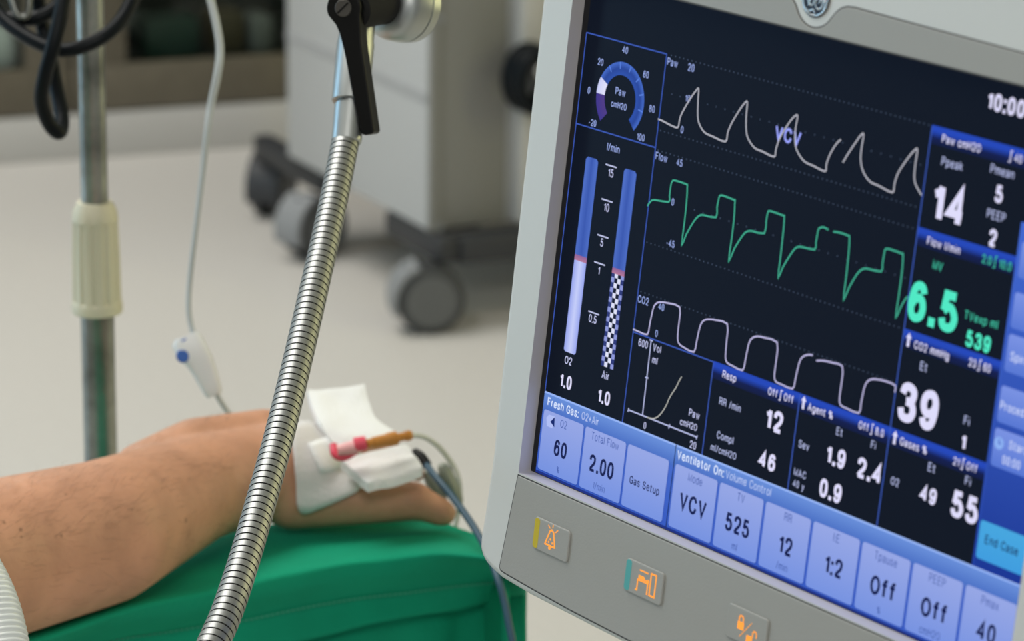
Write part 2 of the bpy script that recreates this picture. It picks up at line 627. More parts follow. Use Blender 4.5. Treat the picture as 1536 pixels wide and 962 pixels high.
# black cable: one length, looped several times over the hook
cl = thing('black_cable', 'thick black cable hanging in loops beside the infusion pole', 'cable', pix(85, -60, 2.2))
L = [(-70, -40, 2.160), (-40, 20, 2.160), (10, 28, 2.155), (55, 27, 2.150), (90, 0, 2.155), (85, -60, 2.160), (40, -110, 2.165), (-30, -60, 2.165), (-10, 10, 2.155),
     (40, 55, 2.140), (95, 75, 2.130), (150, 58, 2.130), (188, 20, 2.140), (205, -40, 2.150), (160, -100, 2.155), (105, -70, 2.130), (95, 0, 2.115), (82, 60, 2.110), (68, 110, 2.115),
     (62, 150, 2.125), (72, 183, 2.135), (88, 199, 2.140), (93, 180, 2.150), (84, 130, 2.160), (74, 80, 2.165), (62, 30, 2.165), (52, -20, 2.160), (28, -50, 2.155)]
pts = cpath(L, 8)
MB().sweep(pts, [0.0048] * len(pts), 12).build('cord', M_cable, cl)
st = MB()
q = [pix(8, -30, 2.14), pix(18, 0, 2.14), pix(27, 22, 2.14), pix(40, 24, 2.14), pix(44, 0, 2.14), pix(46, -30, 2.14)]
st.sweep(spline(q, 6), [0.0022] * 31, 10)
st.build('cable_clip', M_pole, cl)

# ------------------------------------------------------------------ infusion line with roller clamp
il = thing('infusion_line', 'thin translucent drip line with white and blue roller clamp', 'tube', pix(288, 490, 2.15))
L = [(255, -900, 2.05), (262, -500, 2.09), (282, -180, 2.12), (300, -60, 2.13), (316, 0, 2.13), (325, 38, 2.13), (330, 75, 2.13), (326, 112, 2.13), (317, 155, 2.135), (311, 195, 2.135), (304, 260, 2.14), (293, 350, 2.145), (285, 420, 2.15), (283, 462, 2.15), (288, 494, 2.15), (302, 540, 2.15), (326, 594, 2.15), (352, 634, 2.155), (372, 672, 2.165)]
pts = cpath(L, 8)
n_ = len(pts)
MB().sweep(pts, [lerp_list([(0, 0.0027), (0.4, 0.0026), (0.58, 0.0018), (1, 0.0018)], i / n_) for i in range(n_)], 12).build('tube', M_tube, il)
top, bot = pix(284, 502, 2.15), pix(322, 594, 2.15)
ax = (bot - top); ln = ax.length; ax.normalize()
sd = (raydir(300, 540)).cross(ax).normalized()
if sd.x > 0:
    sd = -sd                         # to the left
fr = ax.cross(sd).normalized()
if fr.y > 0:
    fr = -fr                         # towards the camera
secs = [(0.0, 0.0080, 0.0064, 0.0020), (0.003, 0.0100, 0.0072, 0.0030), (0.012, 0.0104, 0.0072, 0.0026), (0.018, 0.0090, 0.0068, 0.0006), (0.026, 0.0078, 0.0060, 0.0), (0.036, 0.0066, 0.0054, 0.0), (ln - 0.002, 0.0058, 0.0048, 0.0), (ln, 0.0050, 0.0042, 0.0)]
vs, fs = [], []
n = 24
for (d, w, h, off) in secs:
    for k in range(n):
        t_ = 2 * math.pi * k / n
        cx = math.copysign(abs(math.cos(t_)) ** 0.6, math.cos(t_)) * w
        cy = math.copysign(abs(math.sin(t_)) ** 0.6, math.sin(t_)) * h
        vs.append(top + ax * d + sd * (cx + off) + fr * cy)
for i in range(len(secs) - 1):
    for k in range(n):
        fs.append((i * n + k, i * n + (k + 1) % n, (i + 1) * n + (k + 1) % n, (i + 1) * n + k))
fs.append(tuple(range(n))[::-1]); fs.append(tuple((len(secs) - 1) * n + k for k in range(n)))
rc = MB().add(vs, fs).build('roller_clamp', M_clamp, il)
wc_ = top + ax * 0.0115 + sd * 0.0090
b = MB().lathe(wc_ - fr * 0.0072, fr, [(0, 0.0036), (0.0008, 0.0044), (0.0136, 0.0044), (0.0144, 0.0036)], 24)
b.box(top + ax * 0.003 + sd * 0.0045 + fr * 0.0068, ax, sd, fr, 0.0028, 0.0036, 0.0006, 0.0003)
b.build('roller_wheel', M_blue, rc)

# ------------------------------------------------------------------ green draped arm board
ZT = 0.78
rowsP = [
    ([(-160, 905), (0, 865), (200, 815), (400, 790), (560, 775), (640, 780), (690, 795), (730, 815), (768, 850)], 0.45),    # far hem
    ([(-160, 905), (0, 865), (200, 815), (400, 788), (560, 774), (640, 778), (690, 793), (730, 810), (765, 842)], 0.772),   # far edge
    ([(-160, 950), (0, 915), (200, 862), (400, 822), (560, 800), (640, 796), (690, 806), (730, 822), (768, 850)], 0.774),   # where the arm rests
    ([(-160, 1012), (0, 971), (200, 916), (400, 866), (540, 840), (640, 830), (700, 834), (735, 842), (775, 862)], 0.785),  # near lip
    ([(-160, 1022), (0, 984), (200, 938), (400, 894), (540, 868), (640, 852), (700, 848), (740, 852), (780, 868)], 0.772),
    ([(-160, 1030), (0, 992), (200, 954), (400, 923), (560, 896), (650, 883), (710, 875), (745, 872), (786, 880)], 0.752),  # stitched line
    ([(-160, 1062), (0, 1030), (200, 998), (400, 968), (560, 941), (650, 921), (710, 908), (750, 898), (789, 893)], 0.735),  # hem of the upper cloth
]


def rowpts(L, z, n=9):
    P = [pixz(px, py, z) for (px, py) in L]
    return spline(P, n)


R_ = [rowpts(L, z) for (L, z) in rowsP]
for p, q in zip(R_[0], R_[1]):
    p.x, p.y = q.x, q.y + 0.01
rows = []
for i in range(len(R_) - 1):
    kk = 6 if i else 8
    for k in range(kk):
        rows.append([a.lerp(b_, k / kk) for a, b_ in zip(R_[i], R_[i + 1])])
rows.append(R_[-1])
for r, row in enumerate(rows):
    for c, p in enumerate(row):
        if r > 8:
            nz = noise.noise(Vector((p.x * 9, p.y * 22, p.z * 30))) * 0.0035 + noise.noise(Vector((p.x * 28, p.y * 40, p.z * 60 + 4))) * 0.0012
            p.z += nz
# smooth across rows so that the lip and the hem roll softly
for _ in range(2):
    new = [[p.copy() for p in row] for row in rows]
    for r in range(9, len(rows) - 1):
        for c in range(len(rows[0])):
            new[r][c] = (rows[r - 1][c] + rows[r][c] * 2 + rows[r + 1][c]) / 4
    rows = new


def grid(rows):
    nc = len(rows[0])
    vs = [p for row in rows for p in row]
    fs = [(r * nc + c, r * nc + c + 1, (r + 1) * nc + c + 1, (r + 1) * nc + c) for r in range(len(rows) - 1) for c in range(nc - 1)]
    return vs, fs


vs, fs = grid(rows)
drape = MB().add(vs, fs).build('surgical_drape', M_sheet, None, auto=0)
tag(drape, 'green surgical cloth draped over the arm board under the bare forearm', 'drape')
sol = drape.modifiers.new('thick', 'SOLIDIFY')
sol.thickness = 0.004
sol.offset = -1
# stitched line: short dashes sewn along the cloth
sb = MB()
line = resample(rows[8 + 6 * 4], 0.0034)
for i in range(len(line) - 1):
    a, b_ = line[i], line[i].lerp(line[i + 1], 0.62)
    o_ = Vector((0.0010, -0.0018, 0.0008))
    sb.sweep([a + o_, b_ + o_], [0.00055, 0.00055], 6)
sb.build('hem_stitching', M_stitch, drape)
# under cloth hanging below the hem
lowP = [R_[-1]]
low = []
off = Vector((-0.10, 0.16, 0)).normalized()
tops = [p + off * 0.012 + Vector((0, 0, 0.012)) for p in R_[-1]]
nC = len(tops)
cut = int(nC * 0.84)
ctrl = tops[:cut]
cornerp = tops[cut - 1]
endp = R_[-1][-1] + Vector((0.0, 0.004, 0.012))
endrow = [cornerp.lerp(endp, k / 8) for k in range(1, 9)]
toprow = ctrl + endrow
for k in range(15):
    f_ = k / 14
    row = []
    for c, p in enumerate(toprow):
        q = p.copy()
        q.z -= 0.40 * f_
        amp = 0.010 * min(1, f_ * 3)
        wv = math.sin(c * 0.42 + 1.0) * amp + noise.noise(Vector((c * 0.2, f_ * 3, 0))) * 0.008 * min(1, f_ * 4)
        q -= off * wv
        if c >= cut - 3:
            q += Vector((0.006, 0.0, 0)) * min(1, f_ * 6) * (1 if c < cut + 2 else 0.3)
        row.append(q)
    low.append(row)
vs, fs = grid(low)
skirt = MB().add(vs, fs).build('hanging_skirt', M_sheet, drape, auto=0)
sol = skirt.modifiers.new('thick', 'SOLIDIFY')
sol.thickness = 0.003

# ------------------------------------------------------------------ forearm and hand: one continuous surface
def capsule(mb, a, b_, ra, rb, n=20, flat=None, fl=1.0):
    """tapered capsule; flat = direction squeezed by fl"""
    d = (b_ - a)
    L = d.length
    d = d.normalized()
    prof = []
    for i in range(7):
        t_ = math.pi / 2 * i / 6
        prof.append((-ra * math.cos(t_), max(ra * math.sin(t_), 1e-4)))
    for i in range(1, 6):
        prof.append((L * i / 6, ra + (rb - ra) * i / 6))
    for i in range(7):
        t_ = math.pi / 2 * i / 6
        prof.append((L + rb * math.sin(t_), max(rb * math.cos(t_), 1e-4)))
    k = len(mb.v)
    mb.lathe(a, d, prof, n)
    if flat is not None:
        for i in range(k, len(mb.v)):
            p = mb.v[i]
            c = a + d * (p - a).dot(d)
            h = (p - c).dot(flat)
            mb.v[i] = p - flat * h * (1 - fl)


def az(px, py, zz):
    return pixz(px, py, zz)


mb = MB()
A0 = az(-120, 876, ZT + 0.050)
A1 = az(0, 838, ZT + 0.047)
A2 = az(150, 800, ZT + 0.046)
A3 = az(290, 735, ZT + 0.037)
A4 = az(380, 712, ZT + 0.0335)
H0 = az(430, 704, ZT + 0.033)
armdir = (A4 - A1).normalized()
side = armdir.cross(Zv).normalized()           # across the arm, towards the camera
capsule(mb, A0, A1, 0.046, 0.0455, 28)
capsule(mb, A1, A2, 0.0455, 0.0425, 28)
capsule(mb, A2, A3, 0.0425, 0.0335, 28)
capsule(mb, A3, A4, 0.0335, 0.0300, 28)
capsule(mb, A4, H0, 0.0300, 0.0300, 28)
U1 = A0 - armdir * 0.06 + Vector((-0.16, 0.10, 0.0))
capsule(mb, A0, U1, 0.046, 0.050, 28)
# wrist bone on the far side
capsule(mb, az(215, 712, ZT + 0.050), az(290, 668, ZT + 0.054), 0.020, 0.017)
capsule(mb, az(290, 668, ZT + 0.054), az(400, 648, ZT + 0.050), 0.017, 0.015)
# palm: metacarpals side by side (thumb side towards the camera)
hx = armdir
w_ = -side                                     # away from the camera
dep = Vector((0, 0, -1))
K = [H0 + hx * 0.070 - w_ * 0.016 - Zv * 0.004, H0 + hx * 0.072 + w_ * 0.006 - Zv * 0.001, H0 + hx * 0.066 + w_ * 0.026 - Zv * 0.004, H0 + hx * 0.056 + w_ * 0.044 - Zv * 0.010]
for i, k in enumerate(K):
    s_ = H0 + w_ * (-0.012 + i * 0.010)
    capsule(mb, s_, k, 0.023, [0.0135, 0.0135, 0.0125, 0.011][i])
capsule(mb, H0 - Zv * 0.006, H0 + hx * 0.05 + w_ * 0.01 - Zv * 0.010, 0.026, 0.02)
# fingers, curled down over the far end of the board; the index reaches into the sensor
chains = [[K[0], pix(606, 698, 2.112), pix(618, 704, 2.118), pix(627, 712, 2.121)]]
for i, (l1, l2, l3) in ((1, (.036, .024, .020)), (2, (.034, .023, .020)), (3, (.027, .019, .017))):
    d0 = (hx + w_ * ((i - 1) * 0.10 + 0.12)).normalized()
    p1 = K[i] + (d0 - Zv * 0.75).normalized() * l1
    p2 = p1 + (d0 * 0.7 - Zv * 1.1).normalized() * l2
    p3 = p2 + (d0 * 0.2 - Zv * 1.2).normalized() * l3
    chains.append([K[i], p1, p2, p3])
for i, (k0_, p1, p2, p3) in enumerate(chains):
    r = (0.0072, 0.0098, 0.0094, 0.0083)[i]
    capsule(mb, k0_, p1, r * 1.18, r * 1.05)
    capsule(mb, p1, p2, r * 1.05, r * 0.95)
    capsule(mb, p2, p3, r * 0.95, r * 0.80)
# thumb along the near side
T0 = az(440, 742, ZT + 0.020)
T1 = az(545, 752, ZT + 0.017)
T2 = az(622, 752, ZT + 0.016)
T3 = az(664, 770, ZT + 0.008)
capsule(mb, T0, T1, 0.0225, 0.0150)
capsule(mb, T1, T2, 0.0150, 0.0126)
capsule(mb, T2, T3, 0.0114, 0.0092)
capsule(mb, H0 + hx * 0.03 - w_ * 0.004, T1, 0.020, 0.013)
M_skin = mat('skin', (0.57, 0.295, 0.185), 0.48, spec=0.35, noise_scale=38, noise_amt=0.13, bump=0.35, bump_scale=170, sss=0.12)
rough = mb.build('rough', M_skin, None, auto=0)
rm = rough.modifiers.new('r', 'REMESH')
rm.mode = 'VOXEL'
rm.voxel_size = 0.0022
sm = rough.modifiers.new('s', 'SMOOTH')
sm.factor = 0.6
sm.iterations = 14
bpy.context.view_layer.update()
dg = bpy.context.evaluated_depsgraph_get()
me = bpy.data.meshes.new_from_object(rough.evaluated_get(dg))
bpy.data.objects.remove(rough)
for p in me.polygons:
    p.use_smooth = True
person = bpy.data.objects.new('person', me)
link(person)
tag(person, 'person with only a bare forearm and hand in view, resting palm down on green cloth', 'person')
if not me.materials:
    me.materials.append(M_skin)
bvh = BVHTree.FromPolygons([v.co.copy() for v in me.vertices], [tuple(p.vertices) for p in me.polygons])
# moles on the forearm: part of the skin's own colouring
nt = M_skin.node_tree
bs = nt.nodes['Principled BSDF']
src = bs.inputs['Base Color'].links[0].from_socket
geo = nt.nodes.new('ShaderNodeTexCoord')
for (px, py, rad, dk) in ((279, 781, 0.0016, 0.45), (31, 795, 0.0013, 0.4), (6, 784, 0.0012, 0.5), (92, 804, 0.0010, 0.5), (99, 742, 0.0010, 0.6), (32, 806, 0.0009, 0.6), (198, 765, 0.0009, 0.65), (283, 803, 0.0030, 0.8)):
    d = raydir(px, py)
    hit = bvh.ray_cast(CAM, d)
    if hit[0] is None:
        continue
    vd = nt.nodes.new('ShaderNodeVectorMath')
    vd.operation = 'DISTANCE'
    vd.inputs[1].default_value = hit[0]
    nt.links.new(geo.outputs['Object'], vd.inputs[0])
    mr = nt.nodes.new('ShaderNodeMapRange')
    mr.inputs[1].default_value = rad * 0.5
    mr.inputs[2].default_value = rad * 1.3
    mr.inputs[3].default_value = 1 - dk
    mr.inputs[4].default_value = 0.0
    nt.links.new(vd.outputs['Value'], mr.inputs[0])
    mx = nt.nodes.new('ShaderNodeMixRGB')
    mx.inputs[2].default_value = (0.09, 0.035, 0.018, 1)
    nt.links.new(mr.outputs[0], mx.inputs[0])
    nt.links.new(src, mx.inputs[1])
    src = mx.outputs[0]
nt.links.new(src, bs.inputs['Base Color'])
# fine arm hair
hb = MB()
rh = random.Random(3)
cnt = 0
for _ in range(3200):
    px, py = rh.uniform(-20, 345), rh.uniform(600, 930)
    hit = bvh.ray_cast(CAM, raydir(px, py))
    if hit[0] is None:
        continue
    p, nrm = hit[0], hit[1]
    keep = 0.38 if nrm.z > 0.45 else 0.10
    if rh.random() > keep:
        continue
    tdir = (armdir * 0.8 + side * rh.uniform(-0.5, 0.5) + Vector((rh.uniform(-.3, .3), rh.uniform(-.3, .3), rh.uniform(-.3, .3))))
    tdir = (tdir - nrm * tdir.dot(nrm)).normalized()
    ln_ = rh.uniform(0.006, 0.013)
    a = p - nrm * 0.0004
    hb.sweep([a, a + tdir * ln_ * 0.5 + nrm * ln_ * 0.22, a + tdir * ln_ + nrm * ln_ * 0.20], [0.000045, 0.00004, 0.00002], 3)
    cnt += 1
ho = hb.build('arm_hair', mat('arm_hair', (0.06, 0.035, 0.022), 0.6), person, auto=0, cleanup=False)
ho['kind'] = 'stuff'


_ud = (U1 - A0).normalized()
MB().lathe(A0 + _ud * 0.09, _ud, [(0, 0.056), (0.003, 0.058), (0.10, 0.064), (0.17, 0.066), (0.18, 0.02)], 32).build('sleeve', M_sheet, person)


def onarm(px, py, off, fallback):
    d = raydir(px, py)
    hit = bvh.ray_cast(CAM, d)
    if hit[0] is None:
        return None
    return hit[0] + hit[1] * off


# adhesive dressing wrapped over the wrist
PG = [[None] * 15 for _ in range(15)]
c00, c10, c11, c01 = (432, 640), (528, 640), (545, 738), (446, 772)
for i in range(15):
    for j in range(15):
        u_, v_ = i / 14, j / 14
        # rounded corners
        uu, vv = u_ * 2 - 1, v_ * 2 - 1
        m_ = max(abs(uu), abs(vv), 1e-6)
        rr = max((abs(uu) ** 8 + abs(vv) ** 8) ** (1 / 8), 1e-6)
        uu, vv = uu * m_ / rr, vv * m_ / rr
        u_, v_ = (uu + 1) / 2, (vv + 1) / 2
        px = (c00[0] * (1 - u_) + c10[0] * u_) * (1 - v_) + (c01[0] * (1 - u_) + c11[0] * u_) * v_
        py = (c00[1] * (1 - u_) + c10[1] * u_) * (1 - v_) + (c01[1] * (1 - u_) + c11[1] * u_) * v_
        PG[j][i] = onarm(px, py, 0.0030, None)
        if PG[j][i] is None:
            yy = py
            while PG[j][i] is None and yy < 800:
                yy += 2
                PG[j][i] = onarm(px, yy, 0.0030, None)
vs, fs = grid(PG)
dres = MB().add(vs, fs).build('adhesive_dressing', M_tape, None, auto=0)
tag(dres, 'white adhesive dressing stuck across the wrist beside the steel gooseneck', 'dressing')
sol = dres.modifiers.new('thick', 'SOLIDIFY'); sol.thickness = 0.0012; sol.offset = 1
tp = [[None] * 6 for _ in range(6)]
for i in range(6):
    for j in range(6):
        u_, v_ = i / 5, j / 5
        px = (458 * (1 - u_) + 494 * u_) * (1 - v_) + (476 * (1 - u_) + 512 * u_) * v_
        py = (672 * (1 - u_) + 662 * u_) * (1 - v_) + (711 * (1 - u_) + 704 * u_) * v_
        tp[j][i] = onarm(px, py, 0.0046, None)
if all(p is not None for row in tp for p in row):
    vs, fs = grid(tp)
    tpo = MB().add(vs, fs).build('tape_patch', M_gauze, dres, auto=0)
    sol = tpo.modifiers.new('thick', 'SOLIDIFY'); sol.thickness = 0.001; sol.offset = 1


def slab(rowsL, thick, n=7, wob=0.0008, seed=0, updir=None):
    """soft cloth pad lofted through rows of points, thickness along the local normal"""
    P = [spline([Vector(p) for p in row], n) for row in rowsL]
    cols = [spline([row[c] for row in P], n) for c in range(len(P[0]))]
    g = [[cols[c][r] for c in range(len(cols))] for r in range(len(cols[0]))]
    nr, nc = len(g), len(g[0])
    topg, botg = [], []
    for r in range(nr):
        a_, b2 = [], []
        for c in range(nc):
            du = g[r][min(nc - 1, c + 1)] - g[r][max(0, c - 1)]
            dv = g[min(nr - 1, r + 1)][c] - g[max(0, r - 1)][c]
            nn = du.cross(dv).normalized()
            if nn.dot(CAM - g[r][c]) < 0:
                nn = -nn
            nn = updir or nn
            e = min(r, c, nr - 1 - r, nc - 1 - c)
            th = thick * (0.72 if e == 0 else 0.93 if e == 1 else 1.0)
            wv = noise.noise(Vector((r * 0.23, c * 0.23, seed))) * wob
            a_.append(g[r][c] + nn * (th / 2 + wv))
            b2.append(g[r][c] - nn * (th / 2 - wv))
        topg.append(a_)
        botg.append(b2)
    m = MB()
    vs, fs = grid(topg)
    k = len(vs)
    vs2, fs2 = grid(botg)
    allf = fs + [tuple(k + i for i in f[::-1]) for f in fs2]
    idx = lambda r, c: r * nc + c
    rim = [idx(0, c) for c in range(nc)] + [idx(r, nc - 1) for r in range(1, nr)] + [idx(nr - 1, c) for c in range(nc - 2, -1, -1)] + [idx(r, 0) for r in range(nr - 2, 0, -1)]
    for a_, b2 in zip(rim, rim[1:] + rim[:1]):
        allf.append((a_, b2, k + b2, k + a_))
    m.add(vs + vs2, allf)
    return m


g1 = slab([[pix(461, 589, 2.118), pix(505, 587, 2.124), pix(547, 580, 2.128)],
           [pix(467, 612, 2.100), pix(512, 612, 2.108), pix(553, 607, 2.114)],
           [pix(480, 640, 2.078), pix(524, 638, 2.086), pix(566, 635, 2.094)],
           [pix(504, 672, 2.066), pix(556, 664, 2.070), pix(602, 656, 2.076)]], 0.0055, seed=2)
o = g1.build('gauze_flap', M_gauze, None, auto=50)
tag(o, 'upper folded white gauze standing up behind the orange connector', 'gauze', 'gauze on the hand')
g2 = slab([[pix(511, 697, 2.060), pix(560, 684, 2.068), pix(608, 674, 2.076)],
           [pix(530, 713, 2.050), pix(578, 702, 2.057), pix(622, 690, 2.064)],
           [pix(552, 732, 2.040), pix(594, 722, 2.047), pix(634, 708, 2.054)]], 0.0085, seed=5, wob=0.0012, updir=Zv)
o = g2.build('gauze_pad', M_gauze, None, auto=50)
tag(o, 'thick white gauze pad lying on the back of the hand under the orange connector', 'gauze', 'gauze on the hand')

# cannula
cn_ = thing('cannula', 'pink and orange venous cannula between the two white gauzes', 'cannula', pix(540, 668, 2.05))
d0 = 2.045
b = MB()
b.sweep(spline([pix(500, 668, d0 + .004), pix(503, 682, d0), pix(516, 686, d0), pix(534, 676, d0)], 6), [0.0026] * 19, 10)
b.build('wing', M_pink, cn_)
a_, e_ = pix(506, 676, d0 - .004), pix(548, 668, d0 - .002)
MB().sweep([a_, a_.lerp(e_, 0.35), a_.lerp(e_, 0.7)], [0.0032, 0.004, 0.004], 14).build('hub', M_palepink, cn_)
a_, e_ = pix(531, 668, d0 - .003), pix(549, 665, d0 - .002)
MB().lathe(a_, (e_ - a_), [(0, 0.0040), (0.0006, 0.0046), ((e_ - a_).length - 0.0006, 0.0046), ((e_ - a_).length, 0.0040)], 20).build('cap', M_pink, cn_)
a_, e_ = pix(549, 667, d0 - .002), pix(617, 653, d0 + .012)
L_ = (e_ - a_).length
MB().lathe(a_, e_ - a_, [(0, 0.0030), (L_ * .14, 0.0030), (L_ * .16, 0.0036), (L_ * .45, 0.0040), (L_ * .5, 0.0046), (L_ * .66, 0.0046), (L_ * .70, 0.0028), (L_ * .86, 0.0026), (L_ * .87, 0.0033), (L_ * .97, 0.0033), (L_, 0.0026)], 20).build('connector', M_amber, cn_)
pts = cpath([(617, 653, d0 + .012), (636, 656, d0 + .02), (656, 669, d0 + .03), (674, 690, d0 + .065), (686, 712, d0 + .105), (690, 738, d0 + .125), (687, 768, d0 + .13), (682, 800, d0 + .13), (678, 860, d0 + .13)], 8)
MB().sweep(pts, [0.0017] * len(pts), 10).build('extension_tube', M_clear, cn_)

# fingertip oxygen sensor clipped on the index finger
ox = thing('pulse_oximeter', 'grey green fingertip oxygen sensor with a blue cable at the end of the hand', 'sensor', pix(660, 725, 2.09))
oa, oe = pix(651, 700, 2.128), pix(680, 764, 2.135)
od = (oe - oa); oL = od.length; od.normalize()
of = raydir(660, 725)
os_ = od.cross(of).normalized()
for (name, sgn, m) in (('upper_shell', 1, M_sensor), ('lower_shell', -1, M_sensor)):
    if os_.x < 0:
        os_ = -os_
    vs, fs = [], []
    prof = [(0.0, 0.35), (0.06, 0.75), (0.2, 1.0), (0.6, 1.0), (0.85, 0.85), (0.97, 0.5), (1.0, 0.2)]
    n = 20
    for (t_, r) in prof:
        for k in range(n):
            an = 2 * math.pi * k / n
            h = math.sin(an)
            vs.append(oa + od * (oL * t_) + os_ * (sgn * 0.0050 + math.cos(an) * 0.0046 * r) + of * (h * 0.0115 * r))
    for i in range(len(prof) - 1):
        for k in range(n):
            fs.append((i * n + k, i * n + (k + 1) % n, (i + 1) * n + (k + 1) % n, (i + 1) * n + k))
    fs.append(tuple(range(n))[::-1]); fs.append(tuple((len(prof) - 1) * n + k for k in range(n)))
    MB().add(vs, fs).build(name, m, ox)
MB().sweep(cpath([(622, 680, 2.098), (631, 686, 2.094), (640, 698, 2.090)], 5), [0.0034] * 11, 12).build('strain_relief', M_black, ox)
cb = cpath([(634, 690, 2.094), (650, 712, 2.080), (672, 738, 2.060), (695, 768, 2.045), (716, 800, 2.030), (734, 835, 2.012), (748, 872, 1.996), (757, 905, 1.990), (763, 935, 1.985), (770, 975, 1.98), (778, 1060, 1.975), (790, 1250, 1.97)], 8)
MB().sweep(cb, [0.0023] * len(cb), 12).build('sensor_cable', M_bluecable, ox)

# ------------------------------------------------------------------ breathing hose, lower left
bh = thing('breathing_hose', 'white corrugated breathing hose at the lower left corner', 'hose', pix(-10, 930, 1.50))
cen = spline([pix(-150, 700, 1.56), pix(-80, 785, 1.53), pix(-36, 855, 1.51), pix(-12, 905, 1.50), (pix(4, 965, 1.49)), pix(14, 1040, 1.48), pix(20, 1150, 1.47), pix(20, 1300, 1.46)], 12)
cen = resample(cen, 0.0007)
MB().sweep(cen, [0.0108 + (0.0009, 0.0011, 0.0009, -0.0006)[i % 4] for i in range(len(cen))], 28).build('corrugated_tube', M_hose, bh, auto=0)

# ------------------------------------------------------------------ steel gooseneck with clamp lever
gn = thing('gooseneck_arm', 'flexible steel gooseneck holder with black clamp lever in front of the forearm', 'holder', pix(421, 640, 1.61))
GC = [(519, 208), (505, 279), (488, 359), (470, 438), (452, 517), (433, 597), (413, 676), (391, 755), (368, 835), (342, 914), (321, 963), (290, 1030), (250, 1110), (205, 1200)]
cen = spline([pix(x_, y_, 1.75 - (y_ - 208) / 755 * 0.25) for (x_, y_) in GC], 16)
pit = 0.0042
_c8 = resample(cen, pit / 24)
cen = [p for i, p in enumerate(_c8) if i % 24 in (0, 3, 4, 8, 12, 16, 20, 23)]
rad_, mi_ = [], []
for i in range(len(cen)):
    k = i % 8
    rad_.append((0.0068, 0.0068, 0.00733, 0.00737, 0.00738, 0.00738, 0.00737, 0.00733)[k])
    mi_.append(1 if k in (7, 0, 1) else 0)
MB().sweep(cen, rad_, 28, mis=mi_).build('flexible_neck', [M_steel, M_groove], gn, auto=24)
e0, e1 = pix(519.5, 214, 1.748), pix(534, 60, 1.765)
axv = (e1 - e0); axl = axv.length
MB().lathe(e0, axv, [(0, 0.0072), (0.0008, 0.0079), (axl * 0.36, 0.0081), (axl * 0.37, 0.0070), (axl * 0.385, 0.0070)], 36).build('lower_sleeve', M_satin, gn)
MB().lathe(e0, axv, [(axl * 0.385, 0.0088), (axl * 0.395, 0.0098), (axl * 0.96, 0.0100), (axl, 0.0095), (axl + 0.012, 0.0095)], 36).build('upper_sleeve', M_satin, gn)
# joint drum: its axis runs to the right and away
jx = (right * 0.62 + fwd * 0.78 - up * 0.02).normalized()
hubc = pix(515, 12, 1.742)
drum0 = pix(575, 2, 1.775)
b = MB().lathe(drum0, jx, [(0.0, 0.0125), (0.0005, 0.0150), (0.004, 0.0188), (0.008, 0.0202), (0.0165, 0.0206), (0.0168, 0.0196), (0.0176, 0.0196), (0.0180, 0.0206), (0.024, 0.0200), (0.026, 0.0170)], 56)
b.build('joint_drum', M_satin, gn)
jc = drum0 + jx * 0.012
MB().sweep(spline([jc + up * 0.016, jc + up * 0.06, jc + up * 0.16 + right * 0.01, jc + up * 0.32 + right * 0.04], 6), [0.0095] * 19, 20).build('upper_rod', M_satin, gn)
MB().lathe(hubc + jx * 0.008, drum0 + jx * 0.002 - hubc - jx * 0.008, [(0, 0.0105), ((drum0 + jx * 0.002 - hubc - jx * 0.008).length, 0.0118)], 36).build('pivot_shaft', M_groove, gn)
# lever: hub disc and a tapering handle, in the plane across the axis
ln_n = (raydir(530, 80) * -1 + right * -0.34).normalized()         # lever face, turned a little to the left
lx = up.cross(ln_n).normalized()
if lx.dot(right) < 0:
    lx = -lx
ly = ln_n.cross(lx).normalized()
if ly.dot(up) < 0:
    ly = -ly


def lev(px, py):
    return pixplane(px, py, hubc, ln_n)


out = []
hr = 0.0094
for i in range(25):
    t_ = math.radians(-20 + 222 * i / 24)
    out.append(hubc + lx * math.cos(t_) * hr + ly * math.sin(t_) * hr)
tail = [lev(503, 37), lev(509, 50), lev(516, 78), lev(539, 194), lev(542, 201), lev(547, 203), lev(558, 201), lev(561, 197), lev(559, 184), lev(541, 60), lev(540, 34)]
poly = out + tail
lv = MB().prism(poly, -ln_n * 0.011)
lever = lv.build('clamp_lever', M_black, gn)
bv = lever.modifiers.new('bev', 'BEVEL'); bv.width = 0.0010; bv.segments = 3; bv.limit_method = 'ANGLE'; bv.angle_limit = math.radians(40)
b = MB().lathe(hubc - ln_n * 0.001, ln_n, [(0, 0.0046), (0.0014, 0.0046), (0.0018, 0.0042)], 28)
b.box(hubc + ln_n * 0.00085, (lx * 0.75 + ly * 0.66).normalized(), (lx * -0.66 + ly * 0.75).normalized(), ln_n, 0.0082, 0.0009, 0.0003, mi=1)
b.build('screw', [mat('dull_screw', (0.07, 0.065, 0.058), 0.5, 0.3), M_black], lever)

# ------------------------------------------------------------------ patient monitor
U = 0.0298
Rm = [[0.60326, -0.10971, 0.78996], [0.23364, 0.97135, -0.04353], [-0.76255, 0.21083, 0.61161]]
tm = [1.129, 1.9087, 50.2141]


def cvec(x_, y_, z_):
    return right * x_ - up * y_ + fwd * z_


ex = cvec(Rm[0][0], Rm[1][0], Rm[2][0]).normalized()
ey = -cvec(Rm[0][1], Rm[1][1], Rm[2][1])
ey = (ey - ex * ey.dot(ex)).normalized()
ez = ex.cross(ey)
org = CAM + cvec(*tm) * U
MW = Matrix(((ex.x, ey.x, ez.x, org.x), (ex.y, ey.y, ez.y, org.y), (ex.z, ey.z, ez.z, org.z), (0, 0, 0, 1)))
mon = thing('patient_monitor', 'large grey and white patient monitor showing ventilator curves and numbers', 'monitor', world=MW)


def W(u_, v_, w=0.0):
    """point of the monitor: u right, v down, w out of the screen, in key widths"""
    return org + (ex * u_ - ey * v_ + ez * w) * U


def S(px, py, w=0.0):
    p = pixplane(px, py, org + ez * (w * U), ez) - org
    return p.dot(ex) / U, -p.dot(ey) / U


